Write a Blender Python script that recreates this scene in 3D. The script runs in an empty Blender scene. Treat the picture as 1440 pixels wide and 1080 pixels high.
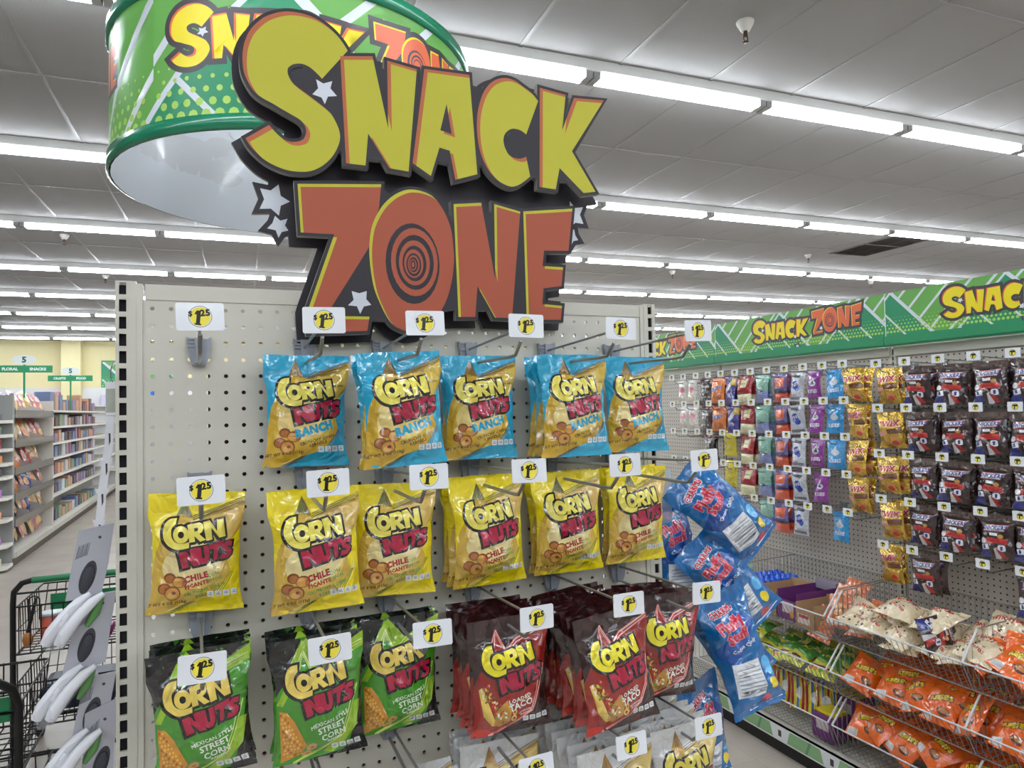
import bpy, math, random
import numpy as np
from mathutils import Vector, Matrix, noise
from mathutils.geometry import delaunay_2d_cdt
random.seed(7)
SC = bpy.context.scene
COL = SC.collection
PI = math.pi

# ---------------------------------------------------------------- camera, world, exposure
cam_d = bpy.data.cameras.new('camera'); cam = bpy.data.objects.new('camera', cam_d); COL.objects.link(cam)
yaw, pitch, roll = .3978, .0348, -.0218
cy, sy, cp, sp = math.cos(yaw), math.sin(yaw), math.cos(pitch), math.sin(pitch)
fwd = Vector((sy*cp, cy*cp, sp)); rt = Vector((cy, -sy, 0)); up = rt.cross(fwd)
cr, sr = math.cos(roll), math.sin(roll)
rt, up = rt*cr+up*sr, -rt*sr+up*cr
M = Matrix.Identity(4)
for i in range(3): M[i][0], M[i][1], M[i][2] = rt[i], up[i], -fwd[i]
M.translation = (.0913, -1.1658, 1.70)
cam.matrix_world = M
cam_d.sensor_width = 36; cam_d.lens = 981.6/1440*36; cam_d.clip_start = .02
SC.camera = cam
w = bpy.data.worlds.new('store_air'); SC.world = w; w.use_nodes = True
w.node_tree.nodes['Background'].inputs[0].default_value = (.9, .92, 1, 1)
w.node_tree.nodes['Background'].inputs[1].default_value = .12
SC.view_settings.view_transform = 'Standard'; SC.view_settings.look = 'None'
SC.view_settings.gamma = 1; SC.view_settings.use_curve_mapping = False
SC.view_settings.exposure = 0.12
TUBE_POWER = 25.0
SC.cycles.max_bounces = 6; SC.cycles.diffuse_bounces = 3; SC.cycles.transparent_max_bounces = 12

# ---------------------------------------------------------------- materials
MATS = {}
def srgb(r, g, b):
    f = lambda c: (c/12.92 if c <= .04045 else ((c+.055)/1.055)**2.4)
    return (f(r/255), f(g/255), f(b/255), 1)
def mat(name, col, rough=.5, spec=.5, metal=0., coat=0., bump=None, emit=0., alpha=1., var=0., trans=0.):
    """bump = (noise scale, strength, distance)"""
    if name in MATS: return MATS[name]
    m = bpy.data.materials.new(name); MATS[name] = m; m.use_nodes = True
    nt = m.node_tree; p = nt.nodes['Principled BSDF']
    c = srgb(*col)
    p.inputs['Base Color'].default_value = c
    p.inputs['Roughness'].default_value = rough; p.inputs['Metallic'].default_value = metal
    p.inputs['Specular IOR Level'].default_value = spec; p.inputs['Coat Weight'].default_value = coat
    p.inputs['Coat Roughness'].default_value = .07
    p.inputs['Alpha'].default_value = alpha; p.inputs['Transmission Weight'].default_value = trans
    if emit:
        p.inputs['Emission Color'].default_value = c; p.inputs['Emission Strength'].default_value = emit
    if bump or var:
        tc = nt.nodes.new('ShaderNodeTexCoord'); oi = nt.nodes.new('ShaderNodeObjectInfo')
        ad = nt.nodes.new('ShaderNodeVectorMath'); ad.operation = 'MULTIPLY_ADD'
        ad.inputs[1].default_value = (1, 1, 1)
        cmb = nt.nodes.new('ShaderNodeCombineXYZ')
        mul = nt.nodes.new('ShaderNodeMath'); mul.operation = 'MULTIPLY'; mul.inputs[1].default_value = 7.3
        nt.links.new(oi.outputs['Random'], mul.inputs[0]); nt.links.new(mul.outputs[0], cmb.inputs[0]); nt.links.new(mul.outputs[0], cmb.inputs[2])
        nt.links.new(tc.outputs['Object'], ad.inputs[0]); nt.links.new(cmb.outputs[0], ad.inputs[2])
    if bump:
        nz = nt.nodes.new('ShaderNodeTexNoise'); nz.inputs['Scale'].default_value = bump[0]; nz.inputs['Detail'].default_value = 2; nz.inputs['Distortion'].default_value = .6
        nt.links.new(ad.outputs[0], nz.inputs['Vector'])
        b = nt.nodes.new('ShaderNodeBump'); b.inputs['Strength'].default_value = bump[1]; b.inputs['Distance'].default_value = bump[2]
        hgt = nz.outputs[0]
        if len(bump) > 3:                      # sharp creases: folded noise
            su = nt.nodes.new('ShaderNodeMath'); su.operation = 'SUBTRACT'; su.inputs[1].default_value = .5; ab = nt.nodes.new('ShaderNodeMath'); ab.operation = 'ABSOLUTE'
            nt.links.new(hgt, su.inputs[0]); nt.links.new(su.outputs[0], ab.inputs[0]); hgt = ab.outputs[0]
        nt.links.new(hgt, b.inputs['Height']); nt.links.new(b.outputs[0], p.inputs['Normal'])
        if coat: nt.links.new(b.outputs[0], p.inputs['Coat Normal'])
    if var:
        n2 = nt.nodes.new('ShaderNodeTexNoise'); n2.inputs['Scale'].default_value = 14; n2.inputs['Detail'].default_value = 4
        nt.links.new(ad.outputs[0], n2.inputs['Vector'])
        hs = nt.nodes.new('ShaderNodeHueSaturation'); hs.inputs['Color'].default_value = c
        mr = nt.nodes.new('ShaderNodeMapRange'); mr.inputs['To Min'].default_value = 1-var; mr.inputs['To Max'].default_value = 1+var
        nt.links.new(n2.outputs[0], mr.inputs['Value']); nt.links.new(mr.outputs[0], hs.inputs['Value']); nt.links.new(hs.outputs[0], p.inputs['Base Color'])
    return m
def film(name, col, **k):
    m = mat('film_'+name, col, rough=k.get('rough', .3), spec=.25, coat=k.get('coat', 1.), metal=k.get('metal', 0), bump=(30, .7, .016, 1))
    nt = m.node_tree; p = nt.nodes['Principled BSDF']
    if 'done' in m: return m
    m['done'] = 1
    p.inputs['Coat IOR'].default_value = 1.75; p.inputs['Coat Roughness'].default_value = .11
    # crumpled film: flat facets, each turned a little its own way, stronger in some zones than in others
    add = [n for n in nt.nodes if n.type == 'VECT_MATH'][0]; bmp = [n for n in nt.nodes if n.type == 'BUMP'][0]
    N = nt.nodes.new; L = nt.links.new
    nz = N('ShaderNodeTexNoise'); nz.inputs['Scale'].default_value = 60; L(add.outputs[0], nz.inputs['Vector'])
    wob = N('ShaderNodeVectorMath'); wob.operation = 'MULTIPLY_ADD'; wob.inputs[1].default_value = (.012, .012, .012); L(nz.outputs['Color'], wob.inputs[0]); L(add.outputs[0], wob.inputs[2])
    vo = N('ShaderNodeTexVoronoi'); vo.inputs['Scale'].default_value = 62; L(wob.outputs[0], vo.inputs['Vector'])
    sub = N('ShaderNodeVectorMath'); sub.operation = 'SUBTRACT'; sub.inputs[1].default_value = (.5, .5, .5); L(vo.outputs['Color'], sub.inputs[0])
    zn = N('ShaderNodeTexNoise'); zn.inputs['Scale'].default_value = 16; L(add.outputs[0], zn.inputs['Vector'])
    mr = N('ShaderNodeMapRange'); mr.inputs['From Min'].default_value = .35; mr.inputs['From Max'].default_value = .65; mr.inputs['To Min'].default_value = .08; mr.inputs['To Max'].default_value = .75; L(zn.outputs[0], mr.inputs['Value'])
    sc = N('ShaderNodeVectorMath'); sc.operation = 'SCALE'; L(sub.outputs[0], sc.inputs[0]); L(mr.outputs[0], sc.inputs['Scale'])
    sm = N('ShaderNodeVectorMath'); sm.operation = 'ADD'; geo = N('ShaderNodeNewGeometry'); L(geo.outputs['Normal'], sm.inputs[0]); L(sc.outputs[0], sm.inputs[1])
    nm = N('ShaderNodeVectorMath'); nm.operation = 'NORMALIZE'; L(sm.outputs[0], nm.inputs[0]); L(nm.outputs[0], p.inputs['Coat Normal'])
    return m
def ink(name, col): return film(name, col)

# ---------------------------------------------------------------- mesh builder
class MB:
    def __init__(s): s.v = []; s.f = []; s.m = []; s.sm = []
    def add(s, vs, fs, mi=0, smooth=False):
        o = len(s.v); s.v += [tuple(p) for p in vs]
        for f in fs: s.f.append([i+o for i in f]); s.m.append(mi); s.sm.append(smooth)
        return s
    def box(s, x0, x1, y0, y1, z0, z1, mi=0):
        vs = [(x, y, z) for z in (z0, z1) for y in (y0, y1) for x in (x0, x1)]
        return s.add(vs, [(0,2,3,1), (4,5,7,6), (0,1,5,4), (2,6,7,3), (0,4,6,2), (1,3,7,5)], mi)
    def bbox(s, x0, x1, y0, y1, z0, z1, b=.004, mi=0):
        # box with chamfered vertical and horizontal edges (convex hull of three boxes)
        import bmesh
        bm = bmesh.new(); bmesh.ops.create_cube(bm, size=1)
        for v in bm.verts: v.co = Vector(((x0+x1)/2+v.co.x*(x1-x0), (y0+y1)/2+v.co.y*(y1-y0), (z0+z1)/2+v.co.z*(z1-z0)))
        bmesh.ops.bevel(bm, geom=bm.edges[:], offset=b, segments=2, affect='EDGES', profile=.6)
        bm.verts.ensure_lookup_table()
        s.add([v.co[:] for v in bm.verts], [[v.index for v in f.verts] for f in bm.faces], mi); bm.free(); return s
    def prism(s, poly, axis, a0, a1, mi=0, capmi=None):
        """extrude a 2D polygon along axis ('x': poly=(y,z), 'y': (x,z), 'z': (x,y))"""
        mk = {'x': lambda p, a: (a, p[0], p[1]), 'y': lambda p, a: (p[0], a, p[1]), 'z': lambda p, a: (p[0], p[1], a)}[axis]
        n = len(poly); vs = [mk(p, a0) for p in poly]+[mk(p, a1) for p in poly]
        s.add(vs, [(i, (i+1) % n, n+(i+1) % n, n+i) for i in range(n)], mi)
        s.add(vs, [tuple(range(n)), tuple(range(2*n-1, n-1, -1))], mi if capmi is None else capmi); return s
    def tube(s, path, r, n=6, mi=0, smooth=True, caps=True):
        pts = [Vector(p) for p in path]; rs = r if isinstance(r, (list, tuple)) else [r]*len(pts)
        vs = []; nrm = None
        for i, p in enumerate(pts):
            d = (pts[min(i+1, len(pts)-1)]-pts[max(i-1, 0)]).normalized()
            if nrm is None:
                nrm = d.orthogonal().normalized()
            else:
                nrm = (nrm-d*nrm.dot(d)).normalized()
            bi = d.cross(nrm)
            for k in range(n):
                a = 2*PI*(k+.5)/n; vs.append(p+(nrm*math.cos(a)+bi*math.sin(a))*rs[i])
        fs = [(i*n+k, i*n+(k+1) % n, (i+1)*n+(k+1) % n, (i+1)*n+k) for i in range(len(pts)-1) for k in range(n)]
        s.add(vs, fs, mi, smooth)
        if caps: s.add(vs[:n], [tuple(range(n-1, -1, -1))], mi); s.add(vs[-n:], [tuple(range(n))], mi)
        return s
    def lathe(s, prof, c=(0, 0, 0), n=20, mi=0, smooth=True, axis='z'):
        vs = []
        for r, z in prof:
            for k in range(n):
                a = 2*PI*k/n; q = (r*math.cos(a), r*math.sin(a), z)
                if axis == 'y': q = (q[0], q[2], q[1])
                if axis == 'x': q = (q[2], q[0], q[1])
                vs.append((c[0]+q[0], c[1]+q[1], c[2]+q[2]))
        fs = [(i*n+k, i*n+(k+1) % n, (i+1)*n+(k+1) % n, (i+1)*n+k) for i in range(len(prof)-1) for k in range(n)]
        return s.add(vs, fs, mi, smooth)
    def mesh(s, name, mats):
        me = bpy.data.meshes.new(name); me.from_pydata(s.v, [], s.f)
        for m in (mats if isinstance(mats, (list, tuple)) else [mats]): me.materials.append(m)
        me.polygons.foreach_set('material_index', s.m); me.polygons.foreach_set('use_smooth', s.sm); me.update(); return me
def obj(name, me, parent=None, mats=None):
    if isinstance(me, MB): me = me.mesh(name, mats if mats is not None else [])
    o = bpy.data.objects.new(name, me); COL.objects.link(o)
    if parent: o.parent = parent
    return o
def tag(o, label, cat, group=None):
    o['label'] = label; o['category'] = cat
    if group: o['group'] = group
    return o
def thing(name, label, cat, loc=(0, 0, 0), group=None, rot=None, scale=None):
    o = bpy.data.objects.new(name, None); COL.objects.link(o); o.location = loc; o.empty_display_size = .05
    if rot: o.rotation_euler = rot
    if scale: o.scale = (scale,)*3 if not isinstance(scale, tuple) else scale
    return tag(o, label, cat, group)
def struct(name, me, mats=None):
    o = obj(name, me, None, mats); o['kind'] = 'structure'; return o
def copy_tree(o, label=None, loc=None, rot=None, parent=None):
    c = o.copy(); COL.objects.link(c)
    if parent: c.parent = parent
    if label: c['label'] = label
    if loc is not None: c.location = loc
    if rot is not None: c.rotation_euler = rot
    for ch in list(o.children): copy_tree(ch, parent=c)
    return c
NTH = ['first', 'second', 'third', 'fourth', 'fifth', 'sixth', 'seventh', 'eighth', 'ninth', 'tenth', 'eleventh', 'twelfth', 'thirteenth', 'fourteenth', 'fifteenth', 'sixteenth', 'seventeenth', 'eighteenth', 'nineteenth', 'twentieth']

# ---------------------------------------------------------------- flat artwork: layered polygons -> one triangulated print
def cr_curve(pts, n=4):
    """closed Catmull-Rom through pts; points with a third entry are sharp corners"""
    N = len(pts); out = []
    for i in range(N):
        p1, p2 = pts[i], pts[(i+1) % N]
        if len(p1) > 2 and len(p2) > 2: out.append(p1[:2]); continue
        p0 = pts[i-1] if len(p1) == 2 else p1; p3 = pts[(i+2) % N] if len(p2) == 2 else p2
        for k in range(n):
            t = k/n
            out.append(tuple(.5*(2*p1[a]+(p2[a]-p0[a])*t+(2*p0[a]-5*p1[a]+4*p2[a]-p3[a])*t*t+(3*p1[a]-p0[a]-3*p2[a]+p3[a])*t**3) for a in (0, 1)))
    return out
def area(l): return .5*sum(l[i-1][0]*l[i][1]-l[i][0]*l[i-1][1] for i in range(len(l)))
def offset(l, d):
    """naive outward offset with limited mitre"""
    if area(l) < 0: l = l[::-1]
    q = [l[0]]
    for p in l[1:]:
        if (p[0]-q[-1][0])**2+(p[1]-q[-1][1])**2 > 1e-12: q.append(p)
    if len(q) > 3 and (q[0][0]-q[-1][0])**2+(q[0][1]-q[-1][1])**2 < 1e-12: q.pop()
    l = q; N = len(l); out = []
    for i in range(N):
        a, b, c = Vector(l[i-1]), Vector(l[i]), Vector(l[(i+1) % N])
        d1 = (b-a).normalized(); d2 = (c-b).normalized()
        n1 = Vector((d1.y, -d1.x)); n2 = Vector((d2.y, -d2.x)); m = n1+n2
        if m.length < .25: out.append(tuple(b+n1*d)); out.append(tuple(b+n2*d)); continue
        m.normalize(); k = d/max(m.dot(n1), .55); out.append(tuple(b+m*k))
    return out
def inside(P, loops):
    r = np.zeros(len(P), bool)
    for l in loops:
        a = np.asarray(l, float); b = np.roll(a, -1, 0)
        for (x1, y1), (x2, y2) in zip(a, b):
            if y1 == y2: continue
            c = ((y1 > P[:, 1]) != (y2 > P[:, 1])) & (P[:, 0] < (x2-x1)*(P[:, 1]-y1)/(y2-y1)+x1); r ^= c
    return r
def dist(P, l):
    a = np.asarray(l, float); b = np.roll(a, -1, 0); d = np.full(len(P), 1e9)
    for p, q in zip(a, b):
        e = q-p; L = e@e
        if L == 0: continue
        t = np.clip(((P-p)@e)/L, 0, 1); d = np.minimum(d, ((P-(p+t[:, None]*e))**2).sum(1))
    return np.sqrt(d)
class Art:
    """layers of closed loops, painted in order; compile() gives one conforming triangulation"""
    def __init__(s, base): s.lay = []; s.mats = [base]
    def mi(s, m):
        if m not in s.mats: s.mats.append(m)
        return s.mats.index(m)
    def add(s, loops, m):                      # even-odd fill
        s.lay.append(('in', loops, s.mi(m), 0)); return s
    def both(s, A, B, m):                      # intersection of two fills
        s.lay.append(('and', (A, B), s.mi(m), 0)); return s
    def halo(s, loops, d, m):                  # loops grown by d
        s.lay.append(('halo', loops, s.mi(m), d)); return s
    def add_bold(s, loops, d, m):             # lettering thickened by d all round, counters kept open
        s.lay.append(('bold', loops, s.mi(m), d)); return s
    def compile(s, outline, step, extra=()):
        loops = [outline]
        for k, l, m, d in s.lay:
            if k == 'in': loops += l
            elif k == 'and': loops += l[0]+l[1]
            elif k == 'halo': loops += [offset(x, d) for x in l]
            else:
                for x in l:
                    c0 = np.array([x[0]]); hole = sum(int(inside(c0, [z])[0]) for z in l if z is not x) % 2
                    loops.append(offset(x, -d*.7 if hole else d))
        V = []; E = []
        for l in loops:
            o = len(V); V += [tuple(p[:2]) for p in l]; n = len(l); E += [(o+i, o+(i+1) % n) for i in range(n)]
        ol = np.asarray(outline, float); lo, hi = ol.min(0), ol.max(0)
        nx = max(1, int((hi[0]-lo[0])/step)); ny = max(1, int((hi[1]-lo[1])/step))
        if step < 1e3:
            for i in range(nx+1):
                for j in range(ny+1):
                    V.append((lo[0]+(hi[0]-lo[0])*(i+.31*(j % 2)*(0 < i < nx))/nx, lo[1]+(hi[1]-lo[1])*j/ny))
        V += list(extra)
        span = float(max(hi-lo))
        r = delaunay_2d_cdt([Vector(((p[0]-lo[0])/span, (p[1]-lo[1])/span)) for p in V], E, [], 0, 1e-6)
        P = np.array([(p[0]*span+lo[0], p[1]*span+lo[1]) for p in r[0]]); F = np.array([f for f in r[2] if len(f) == 3])
        c = P[F].mean(1); keep = inside(c, [outline]); F = F[keep]; c = c[keep]
        mi = np.zeros(len(F), int)
        for k, l, m, d in s.lay:
            if k == 'in': h = inside(c, l)
            elif k == 'and': h = inside(c, l[0]) & inside(c, l[1])
            elif k == 'bold':
                h = inside(c, l)
                for x in l:
                    c0 = np.array([x[0]]); hole = sum(int(inside(c0, [z])[0]) for z in l if z is not x) % 2
                    if hole: h |= ~inside(c, [offset(x, -d*.7)]) & inside(c, [x])
                    else: h |= (inside(c, [offset(x, d)]) | (dist(c, x) < d*.75)) & ~inside(c, [x])
            else:
                h = np.zeros(len(c), bool)
                for x in l: h |= inside(c, [x]) | (dist(c, x) < d*.8) | inside(c, [offset(x, d)])
            mi[h] = m
        a = P[F]; cw = ((a[:, 1, 0]-a[:, 0, 0])*(a[:, 2, 1]-a[:, 0, 1])-(a[:, 2, 0]-a[:, 0, 0])*(a[:, 1, 1]-a[:, 0, 1])) < 0
        F[cw] = F[cw][:, ::-1]
        return P, F, mi
def flat_mesh(name, art, outline, fn, step=1e9, back=None, thick=0, edge=None, compiled=None):
    """print mapped by fn(u, v, depth); with thick also walls and a back"""
    P, F, mi = compiled or art.compile(outline, step)
    used = np.unique(F); re = -np.ones(len(P), int); re[used] = np.arange(len(used)); P = P[used]; F = re[F]
    mb = MB(); mb.v = [tuple(fn(u, v, 0)) for u, v in P]; mb.f = F.tolist(); mb.m = mi.tolist(); mb.sm = [False]*len(F)
    mats = list(art.mats)
    if thick:
        mats.append(edge or mats[0]); em = len(mats)-1
        cnt = {}
        for f in F.tolist():
            for i in range(3):
                e = (f[i], f[(i+1) % 3]); cnt[e] = cnt.get(e, 0)+1
        n = len(P); mb.v += [tuple(fn(u, v, thick)) for u, v in P]
        for (a, b) in cnt:
            if (b, a) not in cnt: mb.f.append([b, a, a+n, b+n]); mb.m.append(em); mb.sm.append(False)
        for f in F.tolist(): mb.f.append([f[2]+n, f[1]+n, f[0]+n]); mb.m.append(em); mb.sm.append(False)
    return mb.mesh(name, mats)
_tc = {}
def text_loops(txt, size, bold=.0, res=2, shear=0., space=1.):
    """outline loops of a line of lettering, left-bottom at 0,0, cap height about size*.7"""
    k = (txt, bold, res, shear, space)
    if k not in _tc:
        c = bpy.data.curves.new('lettering', 'FONT'); c.body = txt; c.size = 1; c.offset = bold; c.resolution_u = res; c.shear = shear; c.space_character = space
        c.fill_mode = 'NONE'
        o = bpy.data.objects.new('lettering', c); COL.objects.link(o)
        dg = bpy.context.evaluated_depsgraph_get(); me = bpy.data.meshes.new_from_object(o.evaluated_get(dg))
        adj = {}
        for e in me.edges:
            a, b = e.vertices; adj.setdefault(a, []).append(b); adj.setdefault(b, []).append(a)
        seen = set(); loops = []
        for a in adj:
            if a in seen: continue
            l = [a]; seen.add(a); cur = a
            while True:
                nx = [b for b in adj[cur] if b not in seen]
                if not nx: break
                cur = nx[0]; seen.add(cur); l.append(cur)
            if len(l) > 2: loops.append([tuple(me.vertices[i].co[:2]) for i in l])
        bpy.data.objects.remove(o); bpy.data.curves.remove(c); bpy.data.meshes.remove(me)
        _tc[k] = loops
    return [[(p[0]*size, p[1]*size) for p in l] for l in _tc[k]]
def xf(loops, dx=0, dy=0, rot=0., sx=1., sy=None):
    sy = sx if sy is None else sy; c, s = math.cos(rot), math.sin(rot)
    return [[(dx+c*p[0]*sx-s*p[1]*sy, dy+s*p[0]*sx+c*p[1]*sy) for p in l] for l in loops]
def centred(loops):
    x = [p[0] for l in loops for p in l]; m = (min(x)+max(x))/2
    return [[(p[0]-m, p[1]) for p in l] for l in loops]
def ell(cx, cy, rx, ry=None, n=18, rot=0.):
    ry = ry or rx; return [(cx+math.cos(2*PI*i/n)*rx*math.cos(rot)-math.sin(2*PI*i/n)*ry*math.sin(rot), cy+math.cos(2*PI*i/n)*rx*math.sin(rot)+math.sin(2*PI*i/n)*ry*math.cos(rot)) for i in range(n)]
def rrect(x0, y0, x1, y1, r, n=4):
    o = []
    for cx, cy, a in ((x1-r, y1-r, 0), (x0+r, y1-r, PI/2), (x0+r, y0+r, PI), (x1-r, y0+r, 1.5*PI)):
        o += [(cx+r*math.cos(a+PI/2*i/n), cy+r*math.sin(a+PI/2*i/n)) for i in range(n+1)]
    return o
def rect(x0, y0, x1, y1): return [(x0, y0), (x1, y0), (x1, y1), (x0, y1)]
def band(x0, y0, x1, y1, w):
    d = Vector((x1-x0, y1-y0)).normalized()*w/2; n = Vector((-d.y, d.x)); return [(x0+n.x, y0+n.y), (x0-n.x, y0-n.y), (x1-n.x, y1-n.y), (x1+n.x, y1+n.y)]

# ---------------------------------------------------------------- room shell
def tile_mat():
    m = mat('ceiling_tile', (164, 162, 161), rough=.95, spec=.1, bump=(160, .35, .004)); return m
def floor_mat():
    m = bpy.data.materials.new('vinyl_floor'); m.use_nodes = True; nt = m.node_tree; p = nt.nodes['Principled BSDF']
    p.inputs['Roughness'].default_value = .32; p.inputs['Specular IOR Level'].default_value = .4
    tc = nt.nodes.new('ShaderNodeTexCoord'); br = nt.nodes.new('ShaderNodeTexBrick'); nz = nt.nodes.new('ShaderNodeTexNoise'); mx = nt.nodes.new('ShaderNodeMixRGB')
    br.offset = 0; br.inputs['Scale'].default_value = 1; br.inputs['Brick Width'].default_value = .305; br.inputs['Row Height'].default_value = .305; br.inputs['Mortar Size'].default_value = .0012
    br.inputs['Color1'].default_value = srgb(200, 189, 177); br.inputs['Color2'].default_value = srgb(192, 180, 168); br.inputs['Mortar'].default_value = srgb(178, 163, 147)
    nz.inputs['Scale'].default_value = 3.5; nz.inputs['Detail'].default_value = 6
    mx.blend_type = 'MULTIPLY'; mx.inputs[0].default_value = .35
    nt.links.new(tc.outputs['Object'], br.inputs['Vector']); nt.links.new(tc.outputs['Object'], nz.inputs['Vector'])
    nt.links.new(br.outputs[0], mx.inputs[1]); nt.links.new(nz.outputs[0], mx.inputs[2]); nt.links.new(mx.outputs[0], p.inputs['Base Color']); return m
XL, XR, YF, YB, ZC = -9.0, 15.0, -8.0, 19.2, 3.63
struct('floor', MB().box(XL, XR, YF, YB, -.1, 0), floor_mat())
struct('ceiling', MB().box(XL-.6, XR+.6, YF-.6, YB+.7, ZC, ZC+.1), tile_mat())
wallm = mat('painted_wall', (236, 224, 176), rough=.85, spec=.2, var=.03)
wallw = mat('white_wall', (150, 146, 140), rough=.85, spec=.2)
struct('wall_back', MB().box(XL, XR, YB, YB+.1, 0, ZC), wallm)
struct('wall_front', MB().box(XL, XR, YF-.1, YF, 0, ZC), wallw)
struct('wall_left', MB().box(XL-.1, XL, YF, YB, 0, ZC), wallw)
struct('wall_right', MB().box(XR, XR+.1, YF, YB, 0, ZC), wallw)
struct('pillar_back', MB().bbox(-3.48, -3.06, YB-.34, YB-.0, 0, ZC, .01), wallm)
SKEW = -.03
def cw(x, y): return (x*math.cos(SKEW)-y*math.sin(SKEW), x*math.sin(SKEW)+y*math.cos(SKEW))
g = MB()
gx = [2.13+.61*k for k in range(-18, 21)]; gy = [3.38+1.1*k for k in range(-10, 15)]
for x in gx: g.box(x-.010, x+.010, YF+.6, YB-.4, ZC-.004, ZC+.0005)
for y in gy: g.box(-8.3, 14.3, y-.010, y+.010, ZC-.0045, ZC+.0003)
o = struct('trim_1', g, mat('ceiling_tee', (150, 148, 146), rough=.5)); o.rotation_euler.z = SKEW
# fluorescent strip lights: rows of four foot battens
ROWS = [2.28+2.2*k for k in range(-4, 8)]
PHASE = {0: 3.16, 1: 3.20, 2: .55, 3: .46}
mh = mat('lamp_housing', (236, 236, 234), rough=.4); mt = mat('lamp_tube', (240, 248, 255), emit=TUBE_POWER, rough=.5); ms = mat('lamp_socket', (170, 170, 172), rough=.5)
def batten():
    t = thing('fluorescent_fixture', 'white fluorescent strip light', 'light')
    h = MB().prism([(-.055, .06), (-.055, .004), (-.048, -.004), (.048, -.004), (.055, .004), (.055, .06)], 'x', -.6, .6)
    obj('housing', h, t, mh)
    for y in (-.030, .030): obj('tube', MB().tube([(-.552, y, -.026), (.552, y, -.026)], .017, 6, caps=False), t, mt)
    for s in (-1, 1): obj('socket', MB().box(s*.575-.021, s*.575+.021, -.050, .050, -.040, -.003), t, ms)
    return t
lamp0 = None
for r, yr in enumerate(ROWS):
    k = r-4; ph = PHASE.get(k, (.4*r) % 1.2); x0, x1 = (-7.6, 13.6)
    n = 0; x = ph-1.2*math.floor((ph-x0)/1.2)+.6
    while x < x1:
        wx, wy = cw(x, yr)
        vis = True
        if k >= 0:
            # leave out battens that the photograph cannot see (far to the side of the view)
            d = Vector((wx, wy, ZC))-cam.location; ux = d.dot(rt)/max(d.dot(fwd), .01)
            vis = -.95 < ux < 1.0
        if vis:
            ordn = n
            lab = ('white strip light in the %s ceiling row counted from the camera, %s lamp along it' % (NTH[k], NTH[min(n, 19)])) if k >= 0 else ('white strip light behind the camera, %s row back, %s along' % (NTH[-k-1], NTH[min(n, 19)]))
            if lamp0 is None: lamp0 = batten(); c = lamp0; c['label'] = lab
            else: c = copy_tree(lamp0, lab)
            c['group'] = 'fluorescent strip lights on the ceiling'
            c.location = (wx, wy, ZC-.06); c.rotation_euler = (0, 0, SKEW); n += 1
        x += 1.2
# sprinklers: (x, y) on the ceiling
mw = mat('white_enamel', (225, 222, 214), rough=.4); mbz = mat('bronze', (92, 72, 58), rough=.4, metal=.7)
def sprinkler(x, y, lab):
    t = thing('fire_sprinkler', lab, 'sprinkler', (x, y, ZC), 'sprinkler heads on the ceiling')
    obj('escutcheon', MB().lathe([(.0, 0), (.045, 0), (.043, -.012), (.024, -.045), (.02, -.05), (0, -.05)], n=16), t, mw)
    h = MB().tube([(0, 0, -.05), (0, 0, -.075)], .011, 8).tube([(-.011, 0, -.07), (-.013, 0, -.09), (0, 0, -.105)], .003, 5).tube([(.011, 0, -.07), (.013, 0, -.09), (0, 0, -.105)], .003, 5).lathe([(0, -.105), (.016, -.104), (.015, -.107), (0, -.108)], n=10)
    obj('sprinkler_head', h, t, mbz)
for i, (x, y) in enumerate([(2.56, 1.56), (6.33, 4.43), (7.22, 5.69), (6.14, 7.16), (9.83, 6.93), (9.12, 8.95), (-1.4, 7.37), (-1.32, 9.66)]):
    sprinkler(x, y, ['white and bronze sprinkler head above the first row of lights', 'small sprinkler head just past the second row of lights', 'sprinkler head tilted beside the dark ceiling vent', 'sprinkler head between the third and fourth light rows, straight above the far shelves', 'sprinkler head over the snack header, past the third light row', 'sprinkler head past the fourth light row, over the header strip', 'sprinkler head over the yellow wall aisle, under the drum sign', 'sprinkler head over the yellow wall aisle, farther along past the third light row'][i])
v = thing('ceiling_vent', 'dark grey return air grille set in the ceiling', 'vent', (7.72, 4.98, ZC), rot=(0, 0, SKEW))
obj('frame', MB().box(-.31, .31, -.55, -.53, -.012, .0).box(-.31, .31, .53, .55, -.012, 0).box(-.31, -.29, -.55, .55, -.012, 0).box(.29, .31, -.55, .55, -.012, 0).box(-.31, .31, -.01, .01, -.012, 0), v, mat('vent_frame', (120, 112, 106), rough=.5))
g = MB().box(-.3, .3, -.54, .54, -.004, -.001)
for k in range(30): g.add([(-.3, -.53+k*.0355, -.011), (.3, -.53+k*.0355, -.011), (.3, -.515+k*.0355, -.004), (-.3, -.515+k*.0355, -.004)], [(0, 1, 2, 3)])
obj('grille', g, v, mat('vent_grille', (96, 90, 86), rough=.6))

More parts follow.
